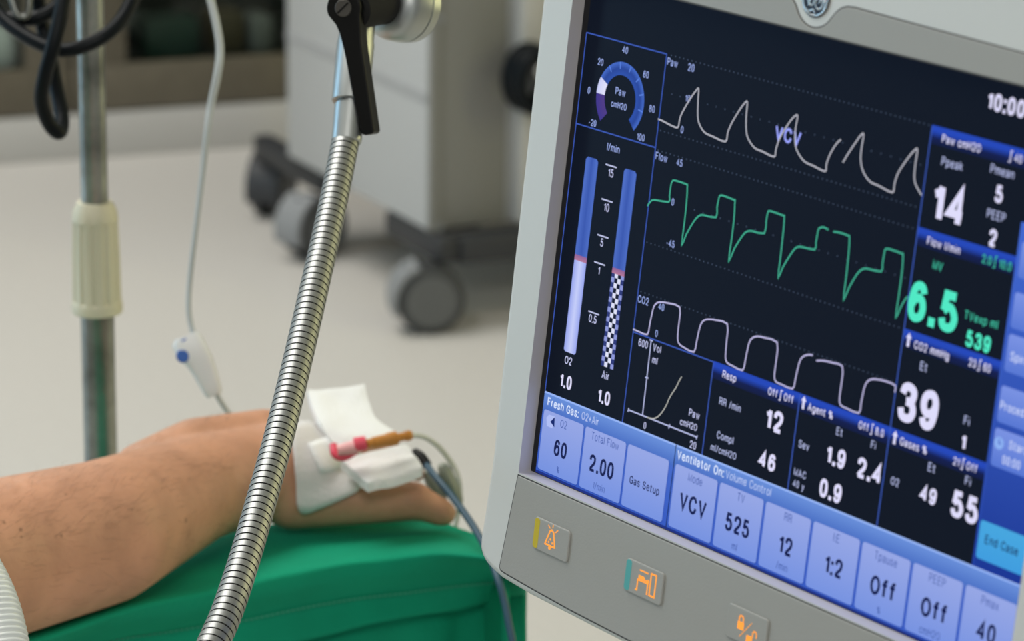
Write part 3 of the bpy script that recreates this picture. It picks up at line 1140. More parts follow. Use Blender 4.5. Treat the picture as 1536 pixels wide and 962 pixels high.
UC = 3.97


def mirror(L):
    return L + [(2 * UC - u_, v_) for (u_, v_) in reversed(L)]


WF = 0.25
left = [(-1.55, -8.55), (-1.85, -8.4), (-2.0, -8.1), (-2.02, -6.5), (-2.01, -3.0), (-2.0, 0.2), (-1.985, 0.55), (-1.99, 0.80), (-2.04, 1.7), (-2.06, 2.0), (-2.04, 2.17), (-1.97, 2.29), (-1.86, 2.37), (-1.72, 2.425), (-1.42, 2.50), (-0.66, 2.55), (0.88, 2.575), (2.4, 2.59)]
outer = mirror(left)


def inset(poly, d):
    n = len(poly)
    res = []
    for i in range(n):
        a = Vector(poly[i - 1]); b_ = Vector(poly[i]); c = Vector(poly[(i + 1) % n])
        n1 = (b_ - a).normalized(); n2 = (c - b_).normalized()
        nn = (Vector((-n1.y, n1.x)) + Vector((-n2.y, n2.x)))
        nn.normalize()
        k = 1 / max(0.5, nn.dot(Vector((-n1.y, n1.x))))
        res.append(tuple(b_ + nn * d * k))
    return res


# which sign is inwards?
_t = inset(outer, 0.1)
sg = 1 if _t[5][0] > outer[5][0] else -1
rings = [(0.0, -0.9), (0.0, 0.08), (0.012, 0.14), (0.04, 0.20), (0.08, 0.235), (0.14, 0.25)]
vs, fs = [], []
n = len(outer)
for (d, w) in rings:
    vs += [W(u_, v_, w) for (u_, v_) in inset(outer, sg * d)]
for i in range(len(rings) - 1):
    for k in range(n):
        fs.append((i * n + k, i * n + (k + 1) % n, (i + 1) * n + (k + 1) % n, (i + 1) * n + k))
hb_ = MB().add(vs, fs)
# front ring to the display opening
op = [(-1.245, -6.97), (-1.245, 0.73), (2 * UC + 1.245, 0.73), (2 * UC + 1.245, -6.97)]


def nearest_op(p):
    u_, v_ = p
    return (min(max(u_, op[0][0]), op[2][0]), min(max(v_, op[0][1]), op[1][1]))


last = inset(outer, sg * 0.14)
inner = [nearest_op(p) for p in last]
vs2 = [W(u_, v_, WF) for (u_, v_) in last] + [W(u_, v_, WF) for (u_, v_) in inner]
fs2 = [(k, (k + 1) % n, n + (k + 1) % n, n + k) for k in range(n)]
hb_.add(vs2, fs2, 0, False)
hb_.add([W(u_, v_, -0.9) for (u_, v_) in outer], [tuple(range(n))], 0, False)
housing = hb_.build('housing', M_white, mon, auto=35)
# back shell and mount
b = MB()
R3 = [[W(u_, v_, w) for (u_, v_) in inset(outer, sg * d)] for (d, w) in ((0.10, -0.89), (0.16, -1.4), (0.30, -2.0), (0.45, -2.4))]
vs = [p for r_ in R3 for p in r_]
fs = [(i * n + k, i * n + (k + 1) % n, (i + 1) * n + (k + 1) % n, (i + 1) * n + k) for i in range(3) for k in range(n)]
fs.append(tuple(3 * n + k for k in range(n)))
b.add(vs, fs, 0, False).build('rear_shell', M_white, mon)
mp = W(UC + 1.5, -2.5, -2.35)
b = MB()
b.sweep([mp, mp - ez * 0.06, Vector((mp.x, mp.y, mp.z)) - ez * 0.09 - Zv * 0.05], [0.022, 0.022, 0.022], 20)
q = mp - ez * 0.09
b.lathe((q.x, q.y, 0.0), Zv, [(0, 0.14), (0.02, 0.14), (0.03, 0.022), (q.z, 0.022)], 28)
b.build('mount_column', M_cartside, mon)
# inner lip around the display (walls)
ow = [(-1.245, -6.97), (-1.245, 0.73), (2 * UC + 1.245, 0.73), (2 * UC + 1.245, -6.97)]
iw = [(-1.27, -6.99), (-1.27, 0.72), (2 * UC + 1.27, 0.72), (2 * UC + 1.27, -6.99)]
vs = [W(u_, v_, WF + 0.002) for (u_, v_) in inset(ow, 0.0)] + [W(u_, v_, -0.03) for (u_, v_) in iw]
fs = [(k, (k + 1) % 4, 4 + (k + 1) % 4, 4 + k) for k in range(4)]
MB().add(vs, fs, 0, False).build('inner_lip', M_lip, housing)


def flat_part(poly, w0, w1, name, m, parent, bev=0.012):
    pts = [W(u_, v_, w0) for (u_, v_) in poly]
    o = MB().prism(pts, ez * ((w1 - w0) * U)).build(name, m, parent)
    if bev:
        bv = o.modifiers.new('bev', 'BEVEL')
        bv.width = bev * U
        bv.segments = 2
        bv.limit_method = 'ANGLE'
        bv.angle_limit = math.radians(50)
    return o


# lower face panel with its dark seam
lp = mirror([(-1.235, 0.775), (-1.43, 2.30), (-1.40, 2.335), (-1.30, 2.35), (-0.67, 2.385), (0.37, 2.43), (1.72, 2.455), (2.8, 2.465)])
flat_part(inset(lp, -0.022 * sg), WF - 0.01, WF + 0.004, 'panel_seam', M_seam, housing, 0)
lower = flat_part(lp, WF - 0.01, WF + 0.016, 'lower_panel', M_face, housing)
# upper face panel with a round dip around the emblem
LC = (3.985, -7.47)
up_l = [(-1.10, -6.985), (-1.35, -7.25), (-1.25, -7.40), (2.0, -7.44), (3.20, -7.45), (3.36, -7.44), (3.47, -7.40), (3.56, -7.33)]
arc = [(LC[0] - 0.42 * math.cos(math.radians(a_)), LC[1] + 0.42 * math.sin(math.radians(a_))) for a_ in range(28, 153, 8)]
up_r = [(2 * LC[0] - u_, v_) for (u_, v_) in reversed(up_l[4:])] + [(6.0, -7.42), (9.2, -7.36), (9.3, -7.2), (9.05, -6.985)]
upoly = up_l + arc + up_r
flat_part(inset(upoly, -0.02 * (1 if inset(upoly, 0.1)[2][0] > upoly[2][0] else -1)), WF - 0.01, WF + 0.004, 'panel_seam', M_seam, housing, 0)
flat_part(upoly, WF - 0.01, WF + 0.014, 'upper_panel', M_face, housing)


def circ(c, r, n=36, a0=0, a1=360):
    return [(c[0] + r * math.cos(math.radians(a0 + (a1 - a0) * i / n)), c[1] + r * math.sin(math.radians(a0 + (a1 - a0) * i / n))) for i in range(n + (0 if a1 - a0 == 360 else 1))]


em = flat_part(circ(LC, 0.275), WF, WF + 0.022, 'emblem', M_emblem, housing, 0.004)


def strokes(paths, w, wid, hgt, name, m, parent):
    b = MB()
    for L in paths:
        pts = [W(u_, v_, w) for (u_, v_) in L]
        sp = spline(pts, 4) if len(pts) > 2 else pts
        b.sweep(sp, [wid * U * 0.5] * len(sp), 8)
    # flatten onto the surface
    for i, p in enumerate(b.v):
        h = (p - org).dot(ez) - w * U
        b.v[i] = p - ez * h * (1 - hgt)
    return b.build(name, m, parent)


def lc(L):
    return [(LC[0] + u_ * 0.275, LC[1] + v_ * 0.275) for (u_, v_) in L]


em_paths = [lc(circ((0, 0), 0.90, 28) + [(0.90, 0)]),
            lc([(-0.05, -0.55), (-0.35, -0.62), (-0.55, -0.2), (-0.45, 0.3), (-0.2, 0.42), (-0.05, 0.15), (-0.12, -0.15), (-0.3, 0.05), (-0.42, 0.45)]),
            lc([(0.5, -0.5), (0.25, -0.55), (0.15, -0.25), (0.4, -0.12), (0.2, -0.05), (0.05, 0.25), (0.2, 0.52), (0.48, 0.45), (0.55, 0.15), (0.38, 0.05), (0.32, 0.25)]),
            lc([(-0.62, 0.62), (-0.35, 0.72), (-0.05, 0.62), (0.1, 0.8)]), lc([(0.62, -0.62), (0.35, -0.72), (0.05, -0.62), (-0.1, -0.8)]),
            lc([(0.68, 0.52), (0.72, 0.25), (0.62, -0.05)]), lc([(-0.68, -0.52), (-0.72, -0.25), (-0.62, 0.05)])]
strokes(em_paths, WF + 0.024, 0.024, 0.4, 'monogram', M_chrome, em)


def rrect(u0, v0, u1, v1, r, n=5):
    pts = []
    for (cx, cy, a0) in ((u1 - r, v0 + r, -90), (u1 - r, v1 - r, 0), (u0 + r, v1 - r, 90), (u0 + r, v0 + r, 180)):
        for i in range(n + 1):
            t_ = math.radians(a0 + 90 * i / n)
            pts.append((cx + r * math.cos(t_), cy + r * math.sin(t_)))
    return pts


def key(cu, cv, strip, icon, label):
    w0, w1 = WF + 0.01, WF + 0.045
    o = flat_part(rrect(cu - 0.43, cv - 0.25, cu + 0.43, cv + 0.25, 0.06), w0, w1, 'button', M_face, mon, 0.018)
    o['label'] = label
    if strip:
        flat_part(rrect(cu - 0.425, cv - 0.235, cu - 0.30, cv + 0.235, 0.05), w1 - 0.02, w1 + 0.002, 'colour_strip', strip, o, 0.003)
    for (kind, L, wd_) in icon:
        pass
    b = MB()
    for (kind, L, wd_) in icon:
        P = [(cu + u_, cv + v_) for (u_, v_) in L]
        if kind == 'l':
            for a, b_ in zip(P, P[1:]):
                a, b_ = Vector(a), Vector(b_)
                t_ = (b_ - a).normalized()
                nn = Vector((-t_.y, t_.x)) * wd_ / 2
                t_ = t_ * wd_ * 0.4
                b.prism([W(*q, w1 + 0.0005) for q in (a - t_ + nn, b_ + t_ + nn, b_ + t_ - nn, a - t_ - nn)], ez * (0.0025 * U))
        else:
            b.prism([W(*q, w1 + 0.0005) for q in P], ez * (0.0025 * U))
    b.build('icon', M_orange, o)
    return o


bell = [('l', [(-0.13, 0.10), (-0.04, -0.12), (0.0, -0.15), (0.05, -0.12), (0.11, 0.10), (-0.13, 0.10)], 0.026),
        ('f', circ((-0.01, 0.135), 0.03, 10), 0), ('l', [(-0.09, -0.20), (-0.05, -0.165)], 0.018), ('l', [(0.14, -0.18), (0.10, -0.14)], 0.018), ('l', [(0.02, -0.23), (0.015, -0.19)], 0.016),
        ('f', circ((-0.01, 0.0), 0.02, 8), 0), ('f', circ((-0.045, 0.05), 0.018, 8), 0), ('f', circ((0.04, 0.05), 0.018, 8), 0)]
key(-0.235, 1.50, M_yellow, bell, 'button with a yellow strip and an orange bell')
bed = [('l', [(-0.155, 0.16), (-0.13, 0.16), (-0.13, 0.0), (0.10, 0.0), (0.10, 0.16)], 0.026), ('f', [(-0.12, -0.075), (0.0, -0.075), (0.03, -0.04), (0.07, -0.04), (0.07, -0.02), (-0.12, -0.02)], 0),
       ('f', circ((0.10, -0.035), 0.026, 8), 0), ('l', [(-0.10, -0.15), (0.08, -0.15)], 0.022), ('l', [(0.155, -0.17), (0.27, -0.17), (0.27, 0.16), (0.155, 0.16), (0.155, -0.17)], 0.026)]
key(1.98, 1.49, M_teal, bed, 'button with a teal strip and an orange bed and machine icon')
lock = [('f', rrect(-0.19, -0.055, -0.055, 0.06, 0.015, 3), 0), ('l', [(-0.165, -0.055), (-0.165, -0.11), (-0.145, -0.14), (-0.10, -0.14), (-0.08, -0.11), (-0.08, -0.055)], 0.022),
        ('f', rrect(0.02, 0.09, 0.145, 0.20, 0.015, 3), 0), ('l', [(0.145, 0.09), (0.145, 0.03), (0.165, 0.0), (0.20, 0.0), (0.225, 0.03), (0.225, 0.08)], 0.020), ('l', [(-0.12, 0.16), (0.10, -0.10)], 0.010)]
key(4.27, 1.47, None, lock, 'button with orange locked and unlocked padlocks')


# ------------------------------------------------------------------ the picture on the display
class Screen:
    def __init__(self):
        self.v, self.f, self.c, self.n = [], [], [], 0

    def poly(self, pts, cols, layer):
        b_ = len(self.v)
        self.v += [W(u_, v_, 0.0015 * layer) for (u_, v_) in pts]
        self.f.append(tuple(range(b_, b_ + len(pts))))
        self.c.append(cols if isinstance(cols, list) else [cols] * len(pts))

    def rect(self, u0, v0, u1, v1, col, layer, col2=None):
        c2 = col2 or col
        self.poly([(u0, v0), (u0, v1), (u1, v1), (u1, v0)], [col, c2, c2, col], layer)

    def line(self, L, wid, col, layer):
        L = [Vector(p) for p in L]
        L = [p for k, p in enumerate(L) if k == 0 or (p - L[k - 1]).length > 1e-6]
        N = len(L)
        closed = N > 3 and (L[0] - L[-1]).length < 1e-4
        nrm = []
        for i in range(N):
            t1 = (L[i] - L[i - 1]).normalized() if i > 0 else ((L[-1] - L[-2]).normalized() if closed else None)
            t2 = (L[i + 1] - L[i]).normalized() if i < N - 1 else ((L[1] - L[0]).normalized() if closed else None)
            t1 = t1 or t2
            t2 = t2 or t1
            n1, n2 = Vector((-t1.y, t1.x)), Vector((-t2.y, t2.x))
            m_ = n1 + n2
            m_ = m_.normalized() if m_.length > 1e-6 else n1
            nrm.append(m_ / max(0.42, m_.dot(n1)))
        for i in range(N - 1):
            a, b_ = L[i], L[i + 1]
            na, nb = nrm[i] * wid / 2, nrm[i + 1] * wid / 2
            self.poly([tuple(a - na), tuple(a + na), tuple(b_ + nb), tuple(b_ - nb)], col, layer)

    def dots(self, u0, u1, v, col, step=0.092, sz=0.017):
        u_ = u0
        while u_ < u1:
            self.rect(u_, v - sz / 2, u_ + sz, v + sz / 2, col, 3)
            u_ += step


scn = Screen()


def arcp(cx, cy, rx, ry, a0, a1, n_=12, ex_=2.0):
    out_ = []
    for k in range(n_ + 1):
        a_ = math.radians(a0 + (a1 - a0) * k / n_)
        c_, s_ = math.cos(a_), math.sin(a_)
        out_.append((cx + rx * math.copysign(abs(c_) ** (2 / ex_), c_), cy + ry * math.copysign(abs(s_) ** (2 / ex_), s_)))
    return out_


XH = 0.73


def sp2(*L):
    return [(p.x, p.y) for p in spline([Vector((x_, y_, 0)) for (x_, y_) in L], 4)]


SIX = sp2((.95, .78), (.82, .95), (.52, 1), (.2, .88), (.03, .5), (.08, .16), (.3, .01), (.55, 0), (.85, .08), (.99, .3), (.88, .54), (.58, .62), (.25, .54), (.06, .36))
BOWL = lambda: arcp(.5, XH / 2, .5, XH / 2, 0, 360, 24, 2.3)
# each letter: width, strokes (x 0..1 across the width, y in capital heights)
GL = {
    '0': (.42, [arcp(.5, .5, .5, .5, 0, 360, 28, 2.35)]),
    '1': (.24, [[(1, 0), (1, 1)], sp2((1, .98), (.7, .82), (.05, .74))]),
    '2': (.44, [sp2((.03, .68), (.1, .9), (.5, 1), (.9, .9), (.97, .68), (.78, .45), (.35, .22), (.06, .0)), [(.02, 0), (1, 0)]]),
    '3': (.43, [sp2((.03, .74), (.14, .93), (.47, 1), (.85, .92), (.92, .74), (.75, .57), (.36, .53)), sp2((.36, .53), (.8, .5), (1, .28), (.86, .07), (.5, 0), (.14, .06), (.0, .28))]),
    '4': (.46, [[(.74, 0), (.74, 1), (.0, .29), (1, .29)]]),
    '5': (.43, [[(.92, 1), (.2, 1), (.08, .5)], sp2((.08, .48), (.35, .63), (.72, .6), (1, .34), (.86, .08), (.48, 0), (.13, .06), (.0, .26))]),
    '6': (.43, [SIX]), '9': (.43, [[(1 - a, 1 - b_) for (a, b_) in SIX]]),
    '7': (.42, [[(0, 1), (1, 1)], sp2((1, .98), (.6, .5), (.36, 0))]),
    '8': (.43, [arcp(.5, .765, .43, .235, 0, 360, 20), arcp(.5, .27, .5, .27, 0, 360, 20)]),
    'A': (.56, [[(0, 0), (.5, 1), (1, 0)], [(.19, .34), (.81, .34)]]),
    'C': (.54, [sp2((.98, .70), (.82, .93), (.5, 1), (.15, .86), (0, .5), (.15, .14), (.5, 0), (.85, .09), (1, .34))]),
    'E': (.46, [[(.98, 1), (0, 1), (0, 0), (1, 0)], [(0, .53), (.9, .53)]]),
    'F': (.44, [[(1, 1), (0, 1), (0, 0)], [(0, .53), (.85, .53)]]),
    'G': (.56, [sp2((.97, .72), (.8, .94), (.5, 1), (.15, .86), (0, .5), (.15, .14), (.5, 0), (.82, .1), (.98, .2)), [(.98, .08), (.98, .47), (.55, .47)]]),
    'H': (.50, [[(0, 0), (0, 1)], [(1, 0), (1, 1)], [(0, .53), (1, .53)]]),
    'I': (.02, [[(.5, 0), (.5, 1)]]),
    'M': (.60, [[(0, 0), (0, 1), (.5, .05), (1, 1), (1, 0)]]),
    'O': (.58, [arcp(.5, .5, .5, .5, 0, 360, 26)]),
    'P': (.46, [[(0, 0), (0, 1), (.55, 1)], sp2((.55, 1), (.9, .92), (1, .74), (.88, .54), (.55, .47)), [(.55, .47), (0, .47)]]),
    'R': (.50, [[(0, 0), (0, 1), (.55, 1)], sp2((.55, 1), (.88, .93), (.97, .76), (.85, .58), (.55, .52)), [(.55, .52), (0, .52)], sp2((.55, .52), (.84, .42), (.9, .15), (1, 0))]),
    'S': (.48, [sp2((.93, .74), (.8, .94), (.48, 1), (.15, .93), (.05, .76), (.2, .6), (.5, .53), (.85, .43), (.98, .26), (.85, .07), (.5, 0), (.14, .07), (.0, .3))]),
    'T': (.50, [[(0, 1), (1, 1)], [(.5, 1), (.5, 0)]]),
    'V': (.54, [[(0, 1), (.5, 0), (1, 1)]]),
    'a': (.40, [sp2((.05, XH - .2), (.15, XH - .04), (.5, XH), (.85, XH - .08), (.88, XH - .22)), [(.88, XH - .22), (.88, .1), (1, 0)], sp2((.88, .45), (.5, .40), (.12, .32), (.02, .18), (.12, .03), (.4, 0), (.75, .1), (.88, .26))]),
    'c': (.38, [sp2((.96, XH - .22), (.8, XH - .04), (.5, XH), (.1, XH - .12), (0, XH / 2), (.1, .12), (.5, 0), (.85, .06), (1, .25))]),
    'd': (.42, [BOWL(), [(1, 0), (1, 1)]]),
    'e': (.41, [[(.02, XH / 2 + .02), (.99, XH / 2 + .02)], sp2((.99, XH / 2 + .02), (.88, XH - .1), (.5, XH), (.12, XH - .1), (0, XH / 2), (.12, .1), (.5, 0), (.82, .05), (.97, .2))]),
    'f': (.30, [sp2((1.05, .97), (.75, 1), (.5, .94), (.42, .8)), [(.42, .8), (.42, 0)], [(-.15, XH), (1.05, XH)]]),
    'g': (.42, [BOWL(), [(1, XH), (1, 0)], sp2((1, .02), (.88, -.2), (.5, -.27), (.15, -.2), (.06, -.1))]),
    'h': (.40, [[(0, 0), (0, 1)], sp2((0, .5), (.2, .68), (.55, XH), (.9, .66), (1, .48)), [(1, .48), (1, 0)]]),
    'i': (.02, [[(.5, 0), (.5, XH)], [(.5, .93), (.5, 1.02)]]),
    'k': (.38, [[(0, 0), (0, 1)], [(.92, XH), (0, .28)], [(.32, .45), (1, 0)]]),
    'l': (.02, [[(.5, 0), (.5, 1)]]),
    'm': (.66, [[(0, 0), (0, XH)], sp2((0, .5), (.12, .68), (.28, XH), (.46, .66), (.5, .5)), [(.5, .5), (.5, 0)], sp2((.5, .5), (.62, .68), (.78, XH), (.96, .66), (1, .5)), [(1, .5), (1, 0)]]),
    'n': (.40, [[(0, 0), (0, XH)], sp2((0, .48), (.2, .67), (.55, XH), (.9, .66), (1, .48)), [(1, .48), (1, 0)]]),
    'o': (.43, [BOWL()]),
    'p': (.42, [BOWL(), [(0, XH), (0, -.27)]]),
    'r': (.22, [[(0, 0), (0, XH)], sp2((0, .45), (.3, .66), (.95, XH))]),
    's': (.37, [sp2((.93, XH - .18), (.78, XH - .03), (.48, XH), (.12, XH - .06), (.08, XH - .22), (.3, XH - .34), (.7, XH - .42), (.98, .2), (.82, .03), (.48, 0), (.14, .04), (0, .2))]),
    't': (.27, [[(.36, .95), (.36, .14)], sp2((.36, .15), (.5, .01), (1, .02)), [(-.2, XH), (1, XH)]]),
    'u': (.40, [[(1, 0), (1, XH)], [(0, XH), (0, .25)], sp2((0, .25), (.1, .06), (.45, 0), (.8, .06), (1, .25))]),
    'v': (.40, [[(0, XH), (.5, 0), (1, XH)]]),
    'w': (.60, [[(0, XH), (.26, 0), (.5, XH), (.74, 0), (1, XH)]]),
    'x': (.38, [[(0, XH), (1, 0)], [(0, 0), (1, XH)]]),
    'y': (.40, [[(0, XH), (.5, 0)], sp2((1, XH), (.5, 0), (.35, -.22), (.05, -.26))]),
    '/': (.26, [[(0, -.04), (1, 1.04)]]),
    '-': (.24, [[(0, .38), (1, .38)]]),
    '+': (.42, [[(0, .42), (1, .42)], [(.5, .12), (.5, .74)]]),
    '%': (.62, [arcp(.2, .77, .2, .23, 0, 360, 14), arcp(.8, .23, .2, .23, 0, 360, 14), [(.24, 0), (.76, 1)]]),
    '.': (.0, []), ':': (.0, []), ' ': (.42, []),
}


def layout(body, st, xs):
    """strokes of a line of writing, capital height 1, baseline 0; st = stroke width"""
    x_, out_, boxes = 0.0, [], []
    gap = 0.13 if st < 0.16 else 0.115
    for ch in body:
        w_, L_ = GL[ch]
        w_ = w_ * xs
        for P in L_:
            out_.append([(x_ + st / 2 + a * w_, st / 2 + b_ * (1 - st)) for (a, b_) in P])
        if ch in '.:':
            for y_ in ([0.0] if ch == '.' else [0.0, 0.56]):
                boxes.append((x_, y_, x_ + st * 1.05, y_ + st * 1.1))
        x_ += w_ + (st + gap if ch != ' ' else 0)
    return out_, boxes, x_ - gap


def text(body, c, cap, col, bold=0.0, xs=0.84, layer=5, align='c', tilt=0.0):
    """centre of the writing at c = (u, v); cap = height of a capital"""
    st = (0.118 + bold * 2.9) if bold else 0.100
    xs = xs * 1.14
    L_, boxes, tw = layout(body, st, xs)
    u0 = c[0] - (tw * cap / 2 if align == 'c' else 0)
    v0 = c[1] + cap / 2
    for P in L_:
        scn.line([(u0 + x_ * cap, v0 - y_ * cap) for (x_, y_) in P], st * cap, col, layer)
    for (x0, y0, x1, y1) in boxes:
        scn.rect(u0 + x0 * cap, v0 - y1 * cap, u0 + x1 * cap, v0 - y0 * cap, col, layer)
    return tw * cap


def Zm(ox_, oy_, s_):
    return lambda x_, y_: S(ox_ + x_ / s_, oy_ + y_ / s_)


BG, BG2 = lin((10, 17, 31)), lin((7, 11, 20))
LBL, WHT, BLU = lin((158, 176, 236)), lin((222, 220, 250)), lin((52, 82, 178))
LINE = lin((60, 90, 184))
GRN, DIM = lin((64, 190, 160)), lin((150, 160, 190))
GBIG = lin((80, 232, 196))
DOT = lin((78, 92, 118))
INK, INK2 = lin((18, 28, 78)), lin((66, 92, 168))

CU = [-1.13, 0.745, 2.575, 4.43, 6.25, 8.08]
RV = [-6.125, -4.745, -3.345, -1.97, -0.585, 0.70]
RE = 2 * UC + 1.13          # right edge of the lit area
scn.rect(CU[0], -6.98, RE, 0.705, BG, 0)
# frame lines
for (a, b_) in (((CU[0], RV[0]), (CU[1], RV[0])), ((CU[0], RV[0]), (CU[0], RV[4])), ((CU[1], RV[0]), (CU[1], RV[4])), ((CU[0], RV[1]), (CU[1], RV[1])), ((CU[1], RV[3]), (CU[2], RV[3])),
                ((CU[2], RV[3]), (CU[2], RV[4])), ((CU[3], RV[3]), (CU[3], RV[4])), ((CU[4], RV[0]), (CU[4], RV[4]))):
    scn.line([a, b_], 0.019, LINE, 4)
# header strips
H_T, H_M, H_B = lin((34, 70, 184)), lin((14, 26, 78)), lin((12, 22, 60))
for (u0, u1, v) in ((CU[4], CU[5], RV[0]), (CU[4], CU[5], RV[1]), (CU[4], CU[5], RV[2]), (CU[4], CU[5], RV[3]), (CU[2], CU[3], RV[3]), (CU[3], CU[4], RV[3])):
    scn.rect(u0, v - 0.015, u1, v + 0.055, H_T, 2, H_T)
    scn.rect(u0, v + 0.055, u1, v + 0.15, H_T, 2, H_M)
    scn.rect(u0, v + 0.15, u1, v + 0.235, H_M, 2, H_B)
for v in (RV[1], RV[2], RV[3]):
    pass
# gauge
gc = (-0.185, -5.285)


def ring(r0_, r1_, a0, a1, c0, c1, layer, n_=40):
    for i in range(n_):
        t0_, t1_ = math.radians(a0 + (a1 - a0) * i / n_), math.radians(a0 + (a1 - a0) * (i + 1) / n_)
        scn.poly([(gc[0] + r0_ * math.cos(t0_), gc[1] - r0_ * math.sin(t0_)), (gc[0] + r1_ * math.cos(t0_), gc[1] - r1_ * math.sin(t0_)), (gc[0] + r1_ * math.cos(t1_), gc[1] - r1_ * math.sin(t1_)), (gc[0] + r0_ * math.cos(t1_), gc[1] - r0_ * math.sin(t1_))], [c0, c1, c1, c0], layer)


GB, GB2 = lin((44, 80, 172)), lin((68, 106, 200))
ring(0.36, 0.46, -45, 225, GB, lin((38, 68, 152)), 2)
ring(0.46, 0.555, -45, 225, lin((38, 68, 152)), GB2, 2)
ring(0.36, 0.555, 180, 225, lin((78, 56, 130)), lin((62, 50, 140)), 3, 10)
ring(0.36, 0.555, 153, 180, lin((226, 226, 250)), lin((200, 205, 245)), 3, 10)
for a_ in range(-9, 153, 27):
    t_ = math.radians(a_)
    scn.line([(gc[0] + 0.45 * math.cos(t_), gc[1] - 0.45 * math.sin(t_)), (gc[0] + 0.555 * math.cos(t_), gc[1] - 0.555 * math.sin(t_))], 0.018, lin((92, 132, 226)), 4)
z = Zm(800, 0, 4.01)
for (s_, x_, y_, h_) in (('40', 555, 300, .105), ('20', 407, 372, .105), ('60', 680, 448, .105), ('0', 337, 543, .105), ('80', 716, 655, .105), ('-20', 358, 738, .105), ('100', 648, 825, .105), ('Paw', 527, 553, .115), ('cmH2O', 517, 634, .10), ('l/min', 484, 891, .12), ('Paw', 840, 376, .115), ('20', 952, 406, .115), ('10', 931, 592, .105), ('0', 897, 780, .105)):
    text(s_, z(x_, y_), h_, LBL, 0.004)
z = Zm(980, 60, 3.657)
for (s_, x_, y_, h_) in (('Flow', 47, 643, .115), ('45', 146, 673, .105), ('0', 109, 888, .105)):
    text(s_, z(x_, y_), h_, LBL, 0.004)
text('VCV', z(741, 524), 0.215, lin((150, 160, 246)), 0.022, 0.95)
# waves
WV = lin((186, 186, 196))


def wave(pts, col, wid=0.023, zz=z, sm_=3):
    P = [Vector((*zz(*p), 0)) for p in pts]
    Q = spline(P, sm_)
    scn.line([(q.x, q.y) for q in Q], wid, col, 6)


wave([(28, 433), (60, 447), (95, 466), (136, 480), (146, 440), (160, 400), (200, 330), (236, 278), (251, 268), (248, 330), (246, 420), (258, 468), (285, 508), (330, 530), (398, 557), (410, 510), (430, 460), (470, 392), (500, 350), (518, 340), (512, 420), (512, 490), (522, 540), (558, 592), (600, 611), (665, 640),
      (675, 600), (695, 540), (735, 472), (770, 425), (794, 415), (782, 490), (780, 560), (792, 610), (830, 665), (880, 690), (945, 720), (952, 680), (975, 620), (1010, 565), (1032, 546)], WV)
wave([(1042, 672), (1070, 625), (1110, 565), (1140, 523), (1156, 518), (1145, 590), (1140, 660), (1155, 725), (1192, 777), (1240, 800), (1314, 836), (1325, 790), (1345, 730), (1390, 660), (1430, 610), (1451, 600), (1440, 680), (1434, 755), (1445, 800), (1474, 852)], WV)
z5 = Zm(940, 230, 2.466)
GW = lin((66, 176, 146))
wave([(78, 195), (90, 178), (105, 172), (157, 180), (160, 160), (165, 120), (170, 104), (180, 100), (222, 114), (226, 122), (224, 170), (216, 250), (205, 340), (222, 300), (250, 252), (268, 232), (285, 228), (332, 237), (336, 200), (343, 165), (348, 156), (360, 157), (398, 172), (402, 180), (398, 250), (388, 330), (379, 400), (400, 352), (430, 305), (445, 290), (465, 287), (511, 296), (518, 250), (524, 218), (530, 213), (545, 217), (580, 230), (585, 238), (580, 300), (570, 390), (562, 461), (580, 420), (612, 368), (630, 348), (650, 346), (697, 356), (702, 330), (710, 285), (716, 276), (730, 273), (748, 283)], GW, 0.024, z5, 2)
wave([(766, 290), (790, 293), (820, 304), (826, 312), (822, 380), (812, 470), (804, 542), (825, 495), (855, 445), (875, 428), (895, 427), (943, 437), (948, 410), (956, 362), (963, 353), (980, 356), (1018, 370), (1024, 378), (1020, 440), (1008, 530), (997, 608), (1015, 570), (1032, 540), (1042, 530)], GW, 0.024, z5, 2)
CW = lin((190, 186, 226))
wave([(25, 651), (50, 662), (78, 671), (86, 640), (98, 580), (108, 558), (125, 550), (160, 555), (198, 569), (196, 620), (190, 680), (195, 705), (215, 720), (250, 736), (260, 700), (272, 645), (285, 620), (305, 614), (335, 618), (374, 632), (372, 690), (367, 750), (373, 775), (395, 788), (430, 804), (440, 770), (452, 710), (464, 686), (485, 678), (515, 684), (558, 700), (556, 760), (548, 820), (553, 845), (575, 856), (615, 872), (625, 840), (640, 775), (655, 752), (675, 746), (690, 748)], CW, 0.024, z5, 2)
wave([(703, 768), (730, 768), (765, 776), (799, 788), (798, 840), (789, 905), (793, 932), (815, 944), (860, 962), (868, 930), (880, 870), (895, 842), (920, 836), (960, 844), (995, 860), (993, 885)], CW, 0.024, z5, 2)
for (u0, u1, v, st_) in ((0.84, 6.2, -6.125, .092), (0.8, 6.2, -5.01, .092), (0.8, 6.2, -4.715, .092), (0.8, 6.2, -3.345, .092), (0.8, 6.2, -2.60, .092), (0.95, 1.2, -5.575, .19), (1.75, 6.2, -5.575, .19), (1.75, 6.2, -4.03, .19)):
    scn.dots(u0, u1, v, DOT, st_)
# flow bars
z = Zm(800, 200, 2.186)
for (s_, x_, y_, h_) in (('15', 255, 130, .125), ('10', 241, 243, .125), ('5', 226, 358, .125), ('1', 216, 450, .125), ('0.5', 196, 609, .125), ('O2', 116, 746, .125), ('Air', 238, 795, .125), ('-45', 451, 361, .105), ('CO2', 362, 547, .115), ('40', 421, 569, .105), ('0', 405, 657, .105)):
    text(s_, z(x_, y_), h_, lin((196, 200, 238)) if x_ < 300 else LBL, 0.004)
text('1.0', z(107, 815), 0.215, WHT, 0.022, 0.80)
text('1.0', z(232, 866), 0.215, WHT, 0.022, 0.80)
for v in (-4.28, -3.755, -3.21, -2.795, -2.035):
    scn.rect(-0.335, v - 0.011, -0.075, v + 0.011, lin((190, 195, 230)), 3)


